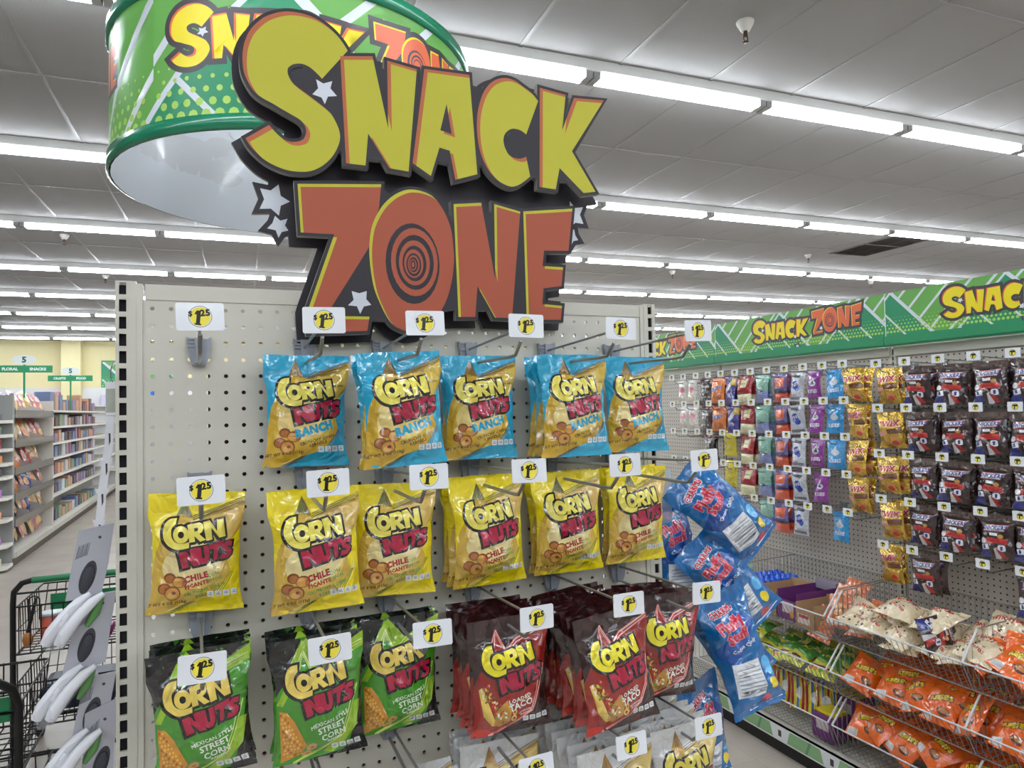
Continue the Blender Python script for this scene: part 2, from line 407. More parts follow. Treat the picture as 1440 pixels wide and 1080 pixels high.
# ---------------------------------------------------------------- endcap fixture
putty = mat('putty_enamel', (206, 202, 190), rough=.42, spec=.4, bump=(500, .04, .001))
dark = mat('slot_dark', (26, 25, 28), rough=.8)
blackm = mat('black_plastic', (24, 24, 26), rough=.5)
end = thing('endcap_gondola', 'cream pegboard endcap fixture with slotted uprights', 'display fixture')
IN = .0254
def peg_panel(x0, x1, ztop, cols, rows, z_end, fn, r=.0033):
    """real punched board: cells with an eight sided hole; fn(x, z, depth)"""
    mb = MB(); h = IN/2; a8 = [(-h, -h), (0, -h), (h, -h), (h, 0), (h, h), (0, h), (-h, h), (-h, 0)]
    c8 = [(r*math.cos(math.atan2(b, a)), r*math.sin(math.atan2(b, a))) for a, b in a8]
    for i in cols:
        for j in rows:
            cx, cz = i
            cz = cz-j*IN
            vs = [fn(cx+a, cz+b, 0) for a, b in a8]+[fn(cx+a, cz+b, 0) for a, b in c8]+[fn(cx+a, cz+b, .0045) for a, b in c8]
            mb.add(vs, [(k, (k+1) % 8, 8+(k+1) % 8, 8+k) for k in range(8)]+[(8+k, 8+(k+1) % 8, 16+(k+1) % 8, 16+k) for k in range(8)])
    return mb
cols = [(i*IN, 1.861) for i in range(34)]; rows = range(0, 60)
pm = peg_panel(0, 0, 0, cols, rows, 0, lambda x, z, d: (x, d, z))
zb = 1.861-59.5*IN; zt = 1.861+IN/2; xl, xr = -IN/2, 33.5*IN
pm.add([(-.0127, 0, zb), (xr, 0, zb), (xr, 0, .15), (-.0127, 0, .15)], [(0, 1, 2, 3)])
pm.add([(xr, 0, zt), (.858, 0, zt), (.858, 0, .15), (xr, 0, .15)], [(0, 1, 2, 3)])
obj('pegboard', pm, end, putty)
tr = MB().box(-.009, .858, -.002, .02, zt, 1.897).box(-.021, -.0127, -.003, .02, .15, 1.897).box(.856, .864, -.003, .02, .15, 1.897)
obj('trim', tr, end, putty)
def upright(x0, x1, slotx):
    m = MB()
    # channel with punched slots on the front face: rails and rungs around each slot
    zc = [1.889-IN*k for k in range(69)]
    m.box(x0, slotx-.0048, -.004, .0, .1, 1.9); m.box(slotx+.0048, x1, -.004, 0, .1, 1.9)
    m.box(slotx-.0048, slotx+.0048, -.004, 0, 1.889+.009, 1.9)
    for k, z in enumerate(zc): m.box(slotx-.0048, slotx+.0048, -.004, 0, max(z-IN+.009, .1), z-.009)
    m.box(x0, x0+.002, 0, .045, .1, 1.9).box(x1-.002, x1, 0, .045, .1, 1.9).box(x0, x1, .043, .045, .1, 1.9)
    m.box(x0+.002, x1-.002, .004, .006, .1, 1.895, 1)
    obj('upright', m, end, [putty, dark])
upright(-.048, -.021, -.0385); upright(.864, .890, .8785)
obj('base_deck', MB().bbox(-.048, .89, -.42, .0, .02, .15, .006), end, putty)
# shelving run behind the endcap
run = thing('shelving_gondola', 'long shelving run behind the endcap board', 'shelving')
obj('hole_backing', MB().box(.075, .80, .07, .09, .0, 1.78), run, mat('hole_backing_brown', (70, 44, 38), rough=.7))  # brown stand-in sheet added behind the board so the peg holes look dark
obj('spine', MB().box(.43, .45, .09, 6.0, .15, 1.8), run, putty)
obj('base_deck', MB().box(.10, .78, .09, 6.0, 0, .15), run, putty)
for z in (.5, .82, 1.14, 1.46): obj('shelf', MB().box(.12, .43, .09, 6.0, z-.03, z).box(.45, .76, .09, 6.0, z-.03, z), run, putty)

# ---------------------------------------------------------------- SNACK ZONE standing sign
yel = mat('sign_yellow', (192, 186, 52), rough=.45, spec=.3); org = mat('sign_orange', (172, 86, 62), rough=.45, spec=.3)
blk = mat('sign_black', (48, 44, 50), rough=.5, spec=.35); sil = mat('sign_silver', (205, 208, 216), rough=.4, metal=.15); foam = mat('sign_foam_edge', (150, 148, 142), rough=.8)
orl = mat('sign_base_orange', (186, 102, 64), rough=.45, spec=.3)  # orange letter print, left bare along the left and top edges
SIGN={
 'S':[(286,2281,1),(278,2293),(267,2305),(254,2315),(239,2323),(224,2327),(208,2328),(191,2326),(175,2320),(160,2311),(148,2299),(138,2285),(131,2267),(128,2249),(128,2232),(130,2218),(136,2204),(145,2191),(157,2183),(171,2177),(185,2170),(198,2164),(210,2158),(217,2151),(220,2141),(218,2132),(214,2126),(205,2122),(195,2121),(185,2124),(175,2132),(165,2143,1),(131,2118,1),(137,2108),(147,2097),(158,2088),(172,2081),(189,2076),(205,2075),(222,2077),(236,2083),(249,2093),(260,2106),(268,2121),(272,2135),(271,2148),(266,2161),(258,2174),(246,2184),(231,2194),(217,2203),(204,2211),(199,2216),(195,2223),(193,2230),(194,2237),(200,2243),(207,2246),(216,2247),(226,2244),(236,2237),(245,2228,1)],
 'N':[(274,2270,1),(326,2279,1),(350,2163,1),(350,2276,1),(400,2270,1),(383,2095,1),(351,2097,1),(317,2150,1),(312,2097,1),(281,2097,1)],
 'A':[(413,2273,1),(493,2276,1),(504,2104,1),(464,2090,1),(455,2139,1),(437,2142,1),(421,2092,1),(390,2110,1)],
 'Ah':[(451,2219,1),(439,2172,1),(459,2168,1)],
 'C':[(623,2250,1),(610,2263),(594,2272),(578,2280),(562,2282),(547,2278),(533,2269),(521,2254),(513,2236),(507,2213),(505,2191),(506,2167),(510,2145),(517,2127),(527,2111),(540,2099),(553,2092),(568,2089),(584,2095),(604,2111,1),(597,2146,1),(586,2141),(574,2141),(564,2145),(557,2156),(554,2168),(556,2179),(563,2188),(573,2193),(587,2192),(598,2186,1)],
 'K':[(627,2275,1),(679,2270,1),(670,2203,1),(696,2267,1),(759,2272,1),(689,2167,1),(736,2097,1),(711,2092,1),(663,2133,1),(654,2093,1),(622,2094,1)],
 'Z':[(206,2056,1),(337,2069,1),(333,2031,1),(315,1963,1),(257,1868,1),(247,1851,1),(315,1852,1),(311,1829,1),(221,1824,1),(219,1857,1),(222,1867,1),(261,1981,1),(210,1980,1)],
 'O':[(383,2065),(402,2065),(421,2059),(435,2046),(447,2026),(455,2003),(458,1977),(459,1954),(456,1926),(449,1897),(440,1875),(424,1850),(412,1839),(397,1831),(381,1829),(368,1832),(354,1839),(343,1852),(332,1874),(323,1898),(318,1927),(316,1954),(317,1976),(321,1999),(330,2020),(341,2037),(355,2051),(369,2060)],
 'N2':[(460,2048,1),(510,2055,1),(533,1923,1),(534,2055,1),(583,2046,1),(563,1857,1),(531,1857,1),(500,1910,1),(495,1857,1),(465,1856,1)],
 'E':[(589,2047,1),(687,2061,1),(677,1983,1),(628,1980,1),(624,1952,1),(665,1952,1),(661,1918,1),(625,1912,1),(622,1884,1),(661,1882,1),(658,1857,1),(591,1855,1)],
 'st1':[(236,2226,1),(247,2221,1),(261,2227,1),(258,2215,1),(268,2204,1),(254,2201,1),(249,2188,1),(244,2198,1),(230,2201,1),(239,2212,1)],
 'st2':[(287,1892,1),(299,1889,1),(311,1893,1),(310,1880,1),(318,1871,1),(306,1868,1),(300,1856,1),(295,1868,1),(281,1869,1),(290,1878,1)],
 'st3':[(181,2064,1),(184,2046,1),(198,2038,1),(184,2030,1),(181,2014,1),(169,2024,1),(152,2022,1),(159,2038,1),(153,2055,1),(169,2053,1)],
 'st4':[(175,2013,1),(183,2006,1),(194,2010,1),(190,1999,1),(195,1991,1),(185,1988,1),(180,1978,1),(176,1990,1),(163,1992,1),(171,2001,1)],
 'st5':[(702,2087,1),(713,2075,1),(730,2078,1),(723,2063,1),(730,2046,1),(713,2047,1),(701,2037,1),(701,2053,1),(690,2062,1),(702,2069,1)],
 'st6':[(710,2034,1),(712,2023,1),(718,2014,1),(708,2012,1),(702,2002,1),(699,2012,1),(690,2015,1),(699,2023,1),(699,2030,1)],
}
SPIRAL=[[387.8,1942.1,45.6,67.0,390.7,1944.8,39.6,56.7],[391.2,1944.3,32.2,45.7,390.4,1943.4,26.2,37.5],[390.4,1942.4,20.3,29.6,389.2,1942.1,16.2,23.7],[389.2,1940.1,12.7,19.3,389.0,1940.7,9.9,15.4],[388.7,1940.3,8.0,12.6,387.8,1940.0,5.9,9.4],[387.8,1940.2,4.4,7.8,387.8,1940.2,2.3,4.6]]

def sg(k, n=4): return cr_curve([(p[0]/1000, p[1]/1000)+p[2:] for p in SIGN[k]], n)
def shift(l, dx, dy): return [(p[0]+dx, p[1]+dy) for p in l]
def sn_layers(a, keys, face, base, dx, dy, f=lambda l: l, b=.0, n=4):
    for k in keys:
        l = sg(k, n); ls = [l]+([sg('Ah')] if k == 'A' else [])
        A = [f(x) for x in ls]; B = [f(shift(x, dx, dy)) for x in ls]
        a.add(A, base); a.both(A, B, face)
def spiral_layers(a, o, m, f=lambda l: l, cnt=6, n=28):
    for r in SPIRAL[:cnt]:
        a.add([f(ell(r[0]/1000, r[1]/1000, r[2]/1000, r[3]/1000, n))], m); a.add([f(ell(r[4]/1000, r[5]/1000, r[6]/1000, r[7]/1000, n))], o)
sign = thing('snack_zone_sign', 'large cut-out SNACK ZONE sign in yellow and orange letters on top of the endcap', 'sign')
def hull_rect(keys):
    p = [q for k in keys for q in sg(k)]; xs = [q[0] for q in p]; ys = [q[1] for q in p]; return rect(min(xs)-.03, min(ys)-.03, max(xs)+.03, max(ys)+.03)
class Cut:
    """keeps only triangles of chosen layers: a cut-out panel"""
def cutout(name, art, outline, y, thick, edge, parent, drop, step=.03):
    P, F, mi = art.compile(outline, step)
    k = mi != drop; F = F[k]; mi = mi[k]
    me = flat_mesh(name, art, outline, lambda u, v, d: (u, y+d, v), thick=thick, edge=edge, compiled=(P, F, mi))
    return obj(name, me, parent)
# black backing: grown outline of every letter plus the stars
bk = Art(foam); allk = ['S', 'N', 'A', 'C', 'K', 'Z', 'O', 'N2', 'E']
for k in allk: bk.halo([sg(k, 2)], .015, blk)
fills = [[(.25, 2.10), (.74, 2.10), (.70, 2.03), (.20, 2.05), (.16, 2.12)], [(.24, 2.23), (.30, 2.28), (.60, 2.25), (.72, 2.10), (.30, 2.08)], [(.30, 1.95), (.33, 1.86), (.65, 1.87), (.66, 2.05), (.35, 2.05)], [(.17, 2.12), (.23, 2.10), (.215, 2.0), (.19, 1.99), (.165, 2.06)], [(.19, 2.20), (.26, 2.20), (.24, 2.13), (.19, 2.13)]]
bk.add([fills[0]], blk)
for f in fills[1:]: bk.add([f], blk)
for k in ('st3', 'st4', 'st5', 'st6'): bk.halo([sg(k)], .008, blk)
for k in ('st3', 'st4', 'st5', 'st6'): bk.add([sg(k)], sil)
cutout('backing_board', bk, rect(.08, 1.78, .82, 2.36), -.012, .008, foam, sign, 0)
def letters(name, keys, face, base, fillers, star, spir, gap, dx, dy):
    a = Art(foam)
    for k in keys: a.halo([sg(k, 3)], .0052, blk)
    for f in fillers: a.add([f], blk)
    sn_layers(a, keys, face, base, dx, dy)
    if star: a.add([sg(star)], sil)
    if spir: spiral_layers(a, face, blk)
    cutout(name, a, hull_rect(keys), -.05, .013, foam, sign, 0)
letters('snack_lettering', ['S', 'N', 'A', 'C', 'K'], yel, orl, [[(.20, 2.235), (.232, 2.247), (.276, 2.27), (.285, 2.20), (.284, 2.12), (.22, 2.19), (.195, 2.21)], [(.312, 2.12), (.317, 2.152), (.345, 2.112), (.335, 2.108), (.318, 2.108)], [(.276, 2.27), (.285, 2.10), (.27, 2.12)], [(.33, 2.26), (.35, 2.262), (.35, 2.15)], [(.39, 2.25), (.415, 2.25), (.40, 2.11), (.38, 2.11)], [(.437, 2.142), (.462, 2.14), (.462, 2.115), (.435, 2.118)], [(.49, 2.26), (.55, 2.25), (.52, 2.12), (.50, 2.12)], [(.60, 2.24), (.628, 2.26), (.622, 2.105), (.59, 2.12), (.565, 2.14), (.555, 2.17), (.58, 2.20)], [(.653, 2.11), (.662, 2.135), (.68, 2.11)]], 'st1', False, .02, .006, -.005)
letters('zone_lettering', ['Z', 'O', 'N2', 'E'], org, yel, [[(.25, 1.86), (.316, 1.965), (.34, 1.87), (.345, 1.845), (.25, 1.845)], [(.325, 2.03), (.34, 2.06), (.36, 2.05), (.322, 1.99)], [(.43, 2.03), (.462, 2.01), (.47, 1.87), (.42, 1.86)], [(.51, 2.04), (.536, 2.04), (.535, 1.92)], [(.498, 1.868), (.50, 1.912), (.528, 1.872), (.515, 1.868)], [(.56, 1.865), (.583, 2.045), (.592, 2.045), (.595, 1.865)]], 'st2', True, .02, .0045, -.0045)
so = MB()
for x, z in ((.2, 2.25), (.35, 2.2), (.47, 2.12), (.65, 2.2), (.29, 2.03), (.38, 1.99), (.5, 1.98), (.64, 2.0)): so.lathe([(.006, -.037), (.006, -.012)], (x, 0, z), 8, axis='y')
obj('standoff', so, sign, blackm)
obj('bracket', MB().box(.30, .33, -.004, -.002, 1.84, 2.2).box(.58, .61, -.004, -.002, 1.84, 2.2), sign, blackm)

# ---------------------------------------------------------------- green banner artwork (hanging drum, header strip)
GR = {}
def greens():
    return mat('banner_green', (104, 166, 80), rough=.35, spec=.4), mat('banner_dark_green', (46, 140, 98), rough=.35, spec=.4), mat('banner_white', (214, 218, 226), rough=.35), mat('banner_lime', (168, 206, 96), rough=.35, spec=.4), mat('banner_mid_green', (84, 164, 72), rough=.35, spec=.4)
by, bo, bd = mat('banner_yellow', (236, 216, 32), rough=.35), mat('banner_orange', (222, 104, 66), rough=.35), mat('banner_charcoal', (66, 60, 66), rough=.35)
bcream = mat('banner_cream', (232, 214, 140), rough=.35)
def logo_on(a, x0, y0, H, n=2, cnt=3):
    """one-line logo, letters a little wider than on the standing sign; H = height of the S"""
    s = H/.295; hx = 1.25*s
    f1 = lambda l: [(x0+(p[0]-.128)*hx, y0+(p[1]-2.040)*s) for p in l]
    f2 = lambda l: [(x0+.66*hx+(p[0]-.206)*hx*.98, y0+(p[1]-1.82)*s*1.0+.05*s) for p in l]
    K1 = ['S', 'N', 'A', 'C', 'K']; K2 = ['Z', 'O', 'N2', 'E']
    wh = mat('banner_white', (214, 218, 226))
    for k in K1: a.halo([f1(sg(k, n))], .023*s, bd)
    for k in K2: a.halo([f2(sg(k, n))], .023*s, bd)
    for x, y in ((.615, 2.10), (.635, 2.0)): a.halo([f1([(p[0]-.175+x, p[1]-2.04+y) for p in sg('st3')])], .010*s, bd)
    for x, y in ((.615, 2.10), (.635, 2.0)): a.add([f1([((p[0]-.175)*.8+x, (p[1]-2.04)*.8+y) for p in sg('st3')])], wh)
    sn_layers(a, K1, by, bo, .007, -.006, f1, n=n); a.add([f1(sg('st1'))], wh)
    sn_layers(a, K2, bo, by, .006, -.006, f2, n=n)
    spiral_layers(a, bo, bd, f2, cnt, 16)
    a.add([f2(sg('st2'))], wh)
def clip_poly(poly, x0, x1, y0, y1):
    for ax, lim, sg_ in ((0, x0, 1), (0, x1, -1), (1, y0, 1), (1, y1, -1)):
        out = []
        for i in range(len(poly)):
            a, b = poly[i-1], poly[i]; da, db = sg_*(a[ax]-lim), sg_*(b[ax]-lim)
            if (da >= 0) != (db >= 0):
                t = da/(da-db); out.append((a[0]+(b[0]-a[0])*t, a[1]+(b[1]-a[1])*t))
            if db >= 0: out.append(b)
        poly = out
        if not poly: return None
    return poly
def banner_art(W, H, period, logos, LH, ly, n=2, x0=.03):
    G, D, WH, LM, MG = greens()
    a = Art(G)
    def put(p, m):
        q = clip_poly(p, 0, W, 0, H)
        if q and len(q) > 2: a.add([q], m)
    k = -2
    while k*.5*H < W+H:                       # white stripes leaning right over the whole panel
        x = k*.5*H; put(band(x-.1*H, -.1*H, x+1.1*H, 1.1*H, .055*H), WH); k += 1
    k = -1
    while k*period+x0 < W+H:                   # dark tents with stripes leaning left
        x = k*period+x0
        put([(x, H), (x-1.0*H, 0), (x+1.0*H, 0)], D)
        for j in (1, 2, 3): put(band(x-.32*H*j+.0*H, H-.32*H*j, x+1.05*H-.64*H*j, -.05*H, .042*H), WH)
        put(band(x-1.05*H, -.05*H, x+.03*H, 1.03*H, .045*H), WH); put(band(x-.04*H, 1.04*H, x+1.06*H, -.06*H, .075*H), WH)
        k += 1
    nd = int(W/(.088*H))
    for i in range(nd):
        for j in range(6):
            cx = (i+.5*(j % 2))*.088*H; cy = (.03+.078*j)*H; r = (.038-.0058*j)*H
            if r > .004*H and .03*H < cx < W-.03*H and cy > r: a.add([ell(cx, cy, r, n=8)], LM)
    for lx in logos: logo_on(a, lx, ly, LH, n)
    return a
# ---------------------------------------------------------------- hanging drum sign
trimg = mat('trim_green', (22, 128, 92), rough=.22, spec=.6, coat=.4)
DR, DZ0, DZ1, DCX, DCY = .588, 2.466, 2.905, .363, 1.366
drum = thing('drum_sign', 'round green SNACK ZONE banner drum hanging from the ceiling over the endcap', 'sign', (DCX, DCY, 0))
circ = 2*PI*DR; DH = DZ1-DZ0
per = circ/3
da = banner_art(circ, DH, per, [per*k+.06 for k in range(3)], .205, .156, 3, .36)
A0 = math.radians(-131.6)-.06/DR
def dmap(u, v, d):
    a = A0+u/DR; r = DR-d; return (r*math.cos(a), r*math.sin(a), DZ0+v)
me = flat_mesh('banner', da, rect(0, 0, circ, DH), dmap, step=.05)
for p in me.polygons: p.use_smooth = True
obj('banner', me, drum)
# lining: the print shows faintly through the fabric, mirrored
ga = Art(mat('banner_lining', (214, 218, 224), rough=.3, spec=.5, coat=.3)); gh = mat('lining_show_through', (204, 206, 209), rough=.3, spec=.5, coat=.3)
for k in range(3):
    s = .205/.295; f1 = lambda l: [(per*k+.06+(p[0]-.128)*s*1.25, .156+(p[1]-2.040)*s) for p in l]
    ga.halo([f1(sg(q, 2)) for q in ('S', 'N', 'A', 'C', 'K')], .012, gh)
P, F, mi = ga.compile(rect(0, 0, circ, DH), .06)
me = flat_mesh('lining', ga, None, lambda u, v, d: dmap(u, v, .004), compiled=(P, F[:, ::-1], mi))
for p in me.polygons: p.use_smooth = True
obj('lining', me, drum)
def ring(z0, z1, r0, r1):
    return MB().lathe([(r0, z0), (r1, z0+.004), (r1, z1-.004), (r0, z1), (r0, z0)], n=96)
obj('rim', ring(DZ0, DZ0+.045, DR+.0003, DR+.009), drum, trimg)
obj('rim', ring(DZ1-.03, DZ1+.015, DR+.0003, DR+.009), drum, trimg)
for a in (.6, 2.7, 4.8): obj('hanging_wire', MB().tube([(DR*math.cos(a), DR*math.sin(a), DZ1), (DR*math.cos(a), DR*math.sin(a), ZC)], .0012, 4), drum, mat('wire_grey', (120, 120, 120), rough=.4))

# ---------------------------------------------------------------- peg hooks with price tags
tagm = mat('tag_white', (236, 238, 243), rough=.3, coat=.3); tring = mat('tag_ring', (60, 58, 54), rough=.4); ty = mat('tag_yellow', (240, 222, 70), rough=.4); tk = mat('tag_black', (12, 12, 14), rough=.4)
hookm = mat('peg_wire', (150, 150, 148), rough=.35, metal=.6); brm = mat('peg_bracket', (146, 150, 158), rough=.45)
def tag_mesh(W=.052, H=.033, fine=True):
    a = Art(tagm)
    a.add([ell(0, 0, .0128 if fine else .012, n=28 if fine else 12)], tring); a.add([ell(0, 0, .0122 if fine else .0105, n=28 if fine else 12)], tagm if fine else ty)
    if fine: a.add([ell(0, 0, .0113, n=28)], ty)
    if fine:
        a.add_bold(xf(text_loops('$', .0082), -.0128, .0008), .0004, tk)
        a.add(xf([[(0, 0), (.62, 0), (.62, .16), (.5, .16), (.5, 1.5), (.1, 1.5), (-.06, 1.2), (-.06, 1.05), (.12, 1.1), (.12, .16), (0, .16)]], -.0066, -.0095, -.12, .0115, .0115), tk)
        a.add_bold(xf(text_loops('25', .0102, 0, 2, 0, 1.12), .0004, .0008, .08), .0006, tk)
    else:
        a.add([rect(-.004, -.009, .0, .008)], tk); a.add([rect(.0, .001, .009, .008)], tk); a.add([rect(-.009, .002, -.004, .007)], tk)
    o = rrect(-W/2, -H/2, W/2, H/2, .0025, 3)
    return flat_mesh('price_tag', a, o, lambda u, v, d: (u, d, v), thick=.0016, edge=tagm)
TAG = tag_mesh(); TAGS = tag_mesh(.054, .036, False)
def hook(name, label, group, L=.27, fine=True):
    """origin on the board; sticks out along -y"""
    t = thing(name, label, 'display hook', group=group)
    b = MB().prism([(-.017, .014), (-.017, .006), (-.0135, -.018), (-.009, -.030), (.009, -.030), (.0135, -.018), (.017, .006), (.017, .014), (.012, .011), (-.012, .011)], 'y', -.011, -.0012).prism([(-.006, .012), (-.005, -.026), (.005, -.026), (.006, .012)], 'y', -.016, -.011)
    for k in range(3): b.box(-.015, -.002, -.0135, -.011, -.002+.0055*k, .0005+.0055*k)
    obj('bracket', b, t, brm)
    obj('prong', MB().tube([(0, -.012, -.026), (0, -.8*L+.01, -.028), (0, -.85*L, -.027), (0, -.93*L, -.008)], .0026, 7), t, hookm)
    obj('tag_arm', MB().tube([(.0, -.014, .0), (0, -.97*L, .010), (0, -L+.001, .012)], .0021, 6), t, hookm)
    obj('price_tag', TAG if fine else TAGS, t).location = (0, -L-.002, .011)
    return t
HX = dict(A=.0635, B=.218, C=.344, D=.495, E=.648, F=.787)
RZ = [1.8045, 1.6015, 1.397, 1.193]
h0 = None; ROWN = ['top', 'second', 'third', 'fourth']
for r in range(4):
    for i, k in enumerate('ABCDEF'):
        lab = 'grey peg hook with $1.25 tag, %s from the left upright in the %s row' % (NTH[i], ROWN[r])
        if h0 is None: h0 = c = hook('peg_hook', lab, 'peg hooks on the endcap board')
        else: c = copy_tree(h0, lab)
        c.location = (HX[k], -.0005, RZ[r]); c.rotation_euler = (0, 0, .03 if k == 'A' else random.uniform(-.02, .02))
        tg = [o for o in c.children if o.name.startswith('price_tag')][0]; tg.rotation_euler = (random.uniform(-.1, .02), random.uniform(-.045, .03), random.uniform(-.06, .06))

# ---------------------------------------------------------------- snack bags
def nz3(x, y, z): return noise.noise(Vector((x, y, z)))
def bag_surface(W, H, puff, seed, wr=1., hdr=.82):
    """front surface of a pillow pouch in metres: (u, v) on the flat print -> point. Origin at the hang hole, front faces -y"""
    def prof(t):
        lo = min(max((t-.045)/.22, 0), 1); hi = min(max((hdr-t)/.20, 0), 1)
        return math.sin(lo*PI/2)**.8*math.sin(hi*PI/2)**.9
    def fn(x, y, d=0):
        u = x/W; t = y/H; p = prof(t); s = abs(2*u-1)
        side = max(1-s**2.2, 0)**.75
        cr = nz3(x*30+seed*9, y*22, seed*3.1)*.0034*wr+nz3(x*75-seed, y*60, seed)*.0016*wr
        ridge = (1-abs(nz3((x+y*.6)*34+seed*5, (y-x*.7)*16, seed*1.7))*2.2)
        ridge = max(ridge, 0)**3*.0030*wr
        edge = min(1, (1-s)*6)
        b = puff*p*side+(cr+ridge*(p*.8+.25))*(.25+.75*edge)
        xx = (x-W/2)*(1-.105*p+.02*max(0, 1-t/.08))+.0016*nz3(y*40, seed, s*(1 if u > .5 else -1)); 
        # the corners of the bottom seal flare, the header leans back a little
        bow = .004*math.sin(t*PI+seed)*wr+(t-.82)*.01*(t > .82)
        zz = (y-H)+.013+.0012*nz3(x*50, seed*2, y*20)*(t > .97 or t < .04)
        return (xx, -b+bow+d, zz)
    return fn
def bag_mesh(name, comp, art, W, H, puff, seed, backm, wr=1., hdr=.82):
    fn = bag_surface(W, H, puff, seed, wr, hdr)
    P, F, mi = comp
    used = np.unique(F); re = -np.ones(len(P), int); re[used] = np.arange(len(used)); Q = P[used]; G = re[F]
    mb = MB(); mb.v = [fn(u, v) for u, v in Q]; mb.f = G.tolist(); mb.m = mi.tolist(); mb.sm = [True]*len(G)
    mats = list(art.mats); mats.append(backm); bm = len(mats)-1
    nx, ny = 10, 14; vs = []
    for j in range(ny+1):
        for i in range(nx+1):
            x, y = W*i/nx, H*j/ny; q = fn(x, y); bow = .004*math.sin(y/H*PI+seed)*wr
            b = (q[0], max(q[1]+.0008, bow+.0005) if 0 < i < nx and 0 < j < ny else q[1]+.0004, q[2]); vs.append(b)
    mb.add(vs, [(j*(nx+1)+i, (j+1)*(nx+1)+i, (j+1)*(nx+1)+i+1, j*(nx+1)+i+1) for j in range(ny) for i in range(nx)], bm, True)
    return mb.mesh(name, mats)
BW, BH = .130, .173
def Q(pts):
    """trace coordinates (x right 45..830, y down) to print coordinates"""
    out = []
    for p in pts:
        px, py = p[0]-115, p[1]-1070; det = 720*-968-(-70*-58)
        a = (px*-968-(-70)*py)/det; b = (720*py-(-58)*px)/det
        out.append((a*BW, b*BH)+tuple(p[2:]))
    return out
GLY = dict(N=[[(0, 0), (.36, 0), (.64, .5), (.62, 0), (1, 0), (1, 1), (.66, 1), (.36, .48), (.38, 1), (0, 1)]],
    U=[[(0, 0), (.38, 0), (.38, .6), (.44, .7), (.56, .7), (.62, .6), (.62, 0), (1, 0), (1, .66), (.9, .88), (.7, 1), (.3, 1), (.1, .88), (0, .66)]],
    T=[[(0, 0), (1, 0), (1, .3), (.68, .3), (.68, 1), (.32, 1), (.32, .3), (0, .3)]],
    S=[[(1, .05), (.95, .35), (.6, .27), (.45, .3), (.5, .38), (.8, .46), (1, .62), (.98, .85), (.75, 1), (.4, 1), (0, .93), (.05, .64), (.4, .73), (.58, .7), (.5, .6), (.15, .5), (0, .3), (.08, .1), (.35, 0), (.7, 0)]])
def quad(g, tl, tr_, br, bl):
    return [Q([((tl[0]*(1-x)+tr_[0]*x)*(1-y)+(bl[0]*(1-x)+br[0]*x)*y, (tl[1]*(1-x)+tr_[1]*x)*(1-y)+(bl[1]*(1-x)+br[1]*x)*y) for x, y in l]) for l in g]
C_ = cr_curve([(272, 302, 1), (225, 312), (190, 345), (168, 400), (172, 450), (198, 492), (240, 520), (300, 530), (368, 515, 1), (368, 470, 1), (320, 485), (270, 478), (238, 445), (230, 400), (242, 368), (266, 345, 1)], 3)
O_ = [ell(305, 420, 60, 64, 20), ell(305, 420, 23, 25, 14)]
R_ = [[(350, 345), (430, 325), (455, 335), (466, 362), (458, 390), (440, 408), (492, 448), (450, 464), (405, 425), (412, 466), (370, 476)], [(398, 368), (422, 362), (428, 372), (424, 386), (402, 392)]]
N_ = [[(456, 322), (500, 308), (566, 385), (551, 302), (595, 292), (637, 420), (592, 434), (520, 360), (540, 446), (496, 456)]]
NUTS = [('N', (292, 545), (418, 512), (468, 632), (332, 672)), ('U', (420, 512), (512, 490), (540, 612), (462, 634)), ('T', (516, 486), (628, 452), (610, 590), (545, 610)), ('S', (622, 468), (694, 448), (690, 572), (612, 600))]
def shiftq(l, dx, dy): return [(p[0]+dx, p[1]+dy) for p in l]
def logo(a, face, red, outl, dx=0, dy=0):
    big = lambda l: [(415+(p[0]-400)*1.10, 475+(p[1]-480)*1.08)+tuple(p[2:]) for p in l]
    q = lambda ls: [Q(shiftq(big(l), dx, dy)) for l in ls]
    corn = [q([C_]), q(O_), q(R_), q(N_)]
    nuts = [quad(GLY[g], *[(p[0]+dx, p[1]+dy) for p in big(c)]) for g, *c in NUTS]
    sh = lambda l: [(x-.0016, y-.0012) for x, y in l]
    for n in nuts: a.halo([sh(n[0])], .0026, outl); a.halo([n[0]], .0024, outl)
    for n in nuts: a.add(n, red)
    for c in corn: a.halo([sh(c[0])], .0030, outl); a.halo([c[0]], .0028, outl)
    for c in corn: a.add(c, face)
def words(a, txt, x, y, size, m, rot=.23, bold=.028, maxw=None):
    """one line of lettering, centred at trace point x, y"""
    p = Q([(x, y)])[0]; l = centred(text_loops(txt, size*.96, 0, 2 if size > .01 else 1, 0, 1+2.2*bold)); a.add_bold(xf(l, p[0], p[1], rot), bold*1.3*size, m)
def facts(a, m, m2, x=560, y=860):
    for k in range(4):
        p = Q([(x+k*62, y-k*6)])[0]; a.add([rrect(p[0], p[1]-.009, p[0]+.0092, p[1], .001, 2)], m); a.add([rect(p[0]+.002, p[1]-.006, p[0]+.007, p[1]-.0048)], m2); a.add([rect(p[0]+.003, p[1]-.0035, p[0]+.0065, p[1]-.0025)], m2)
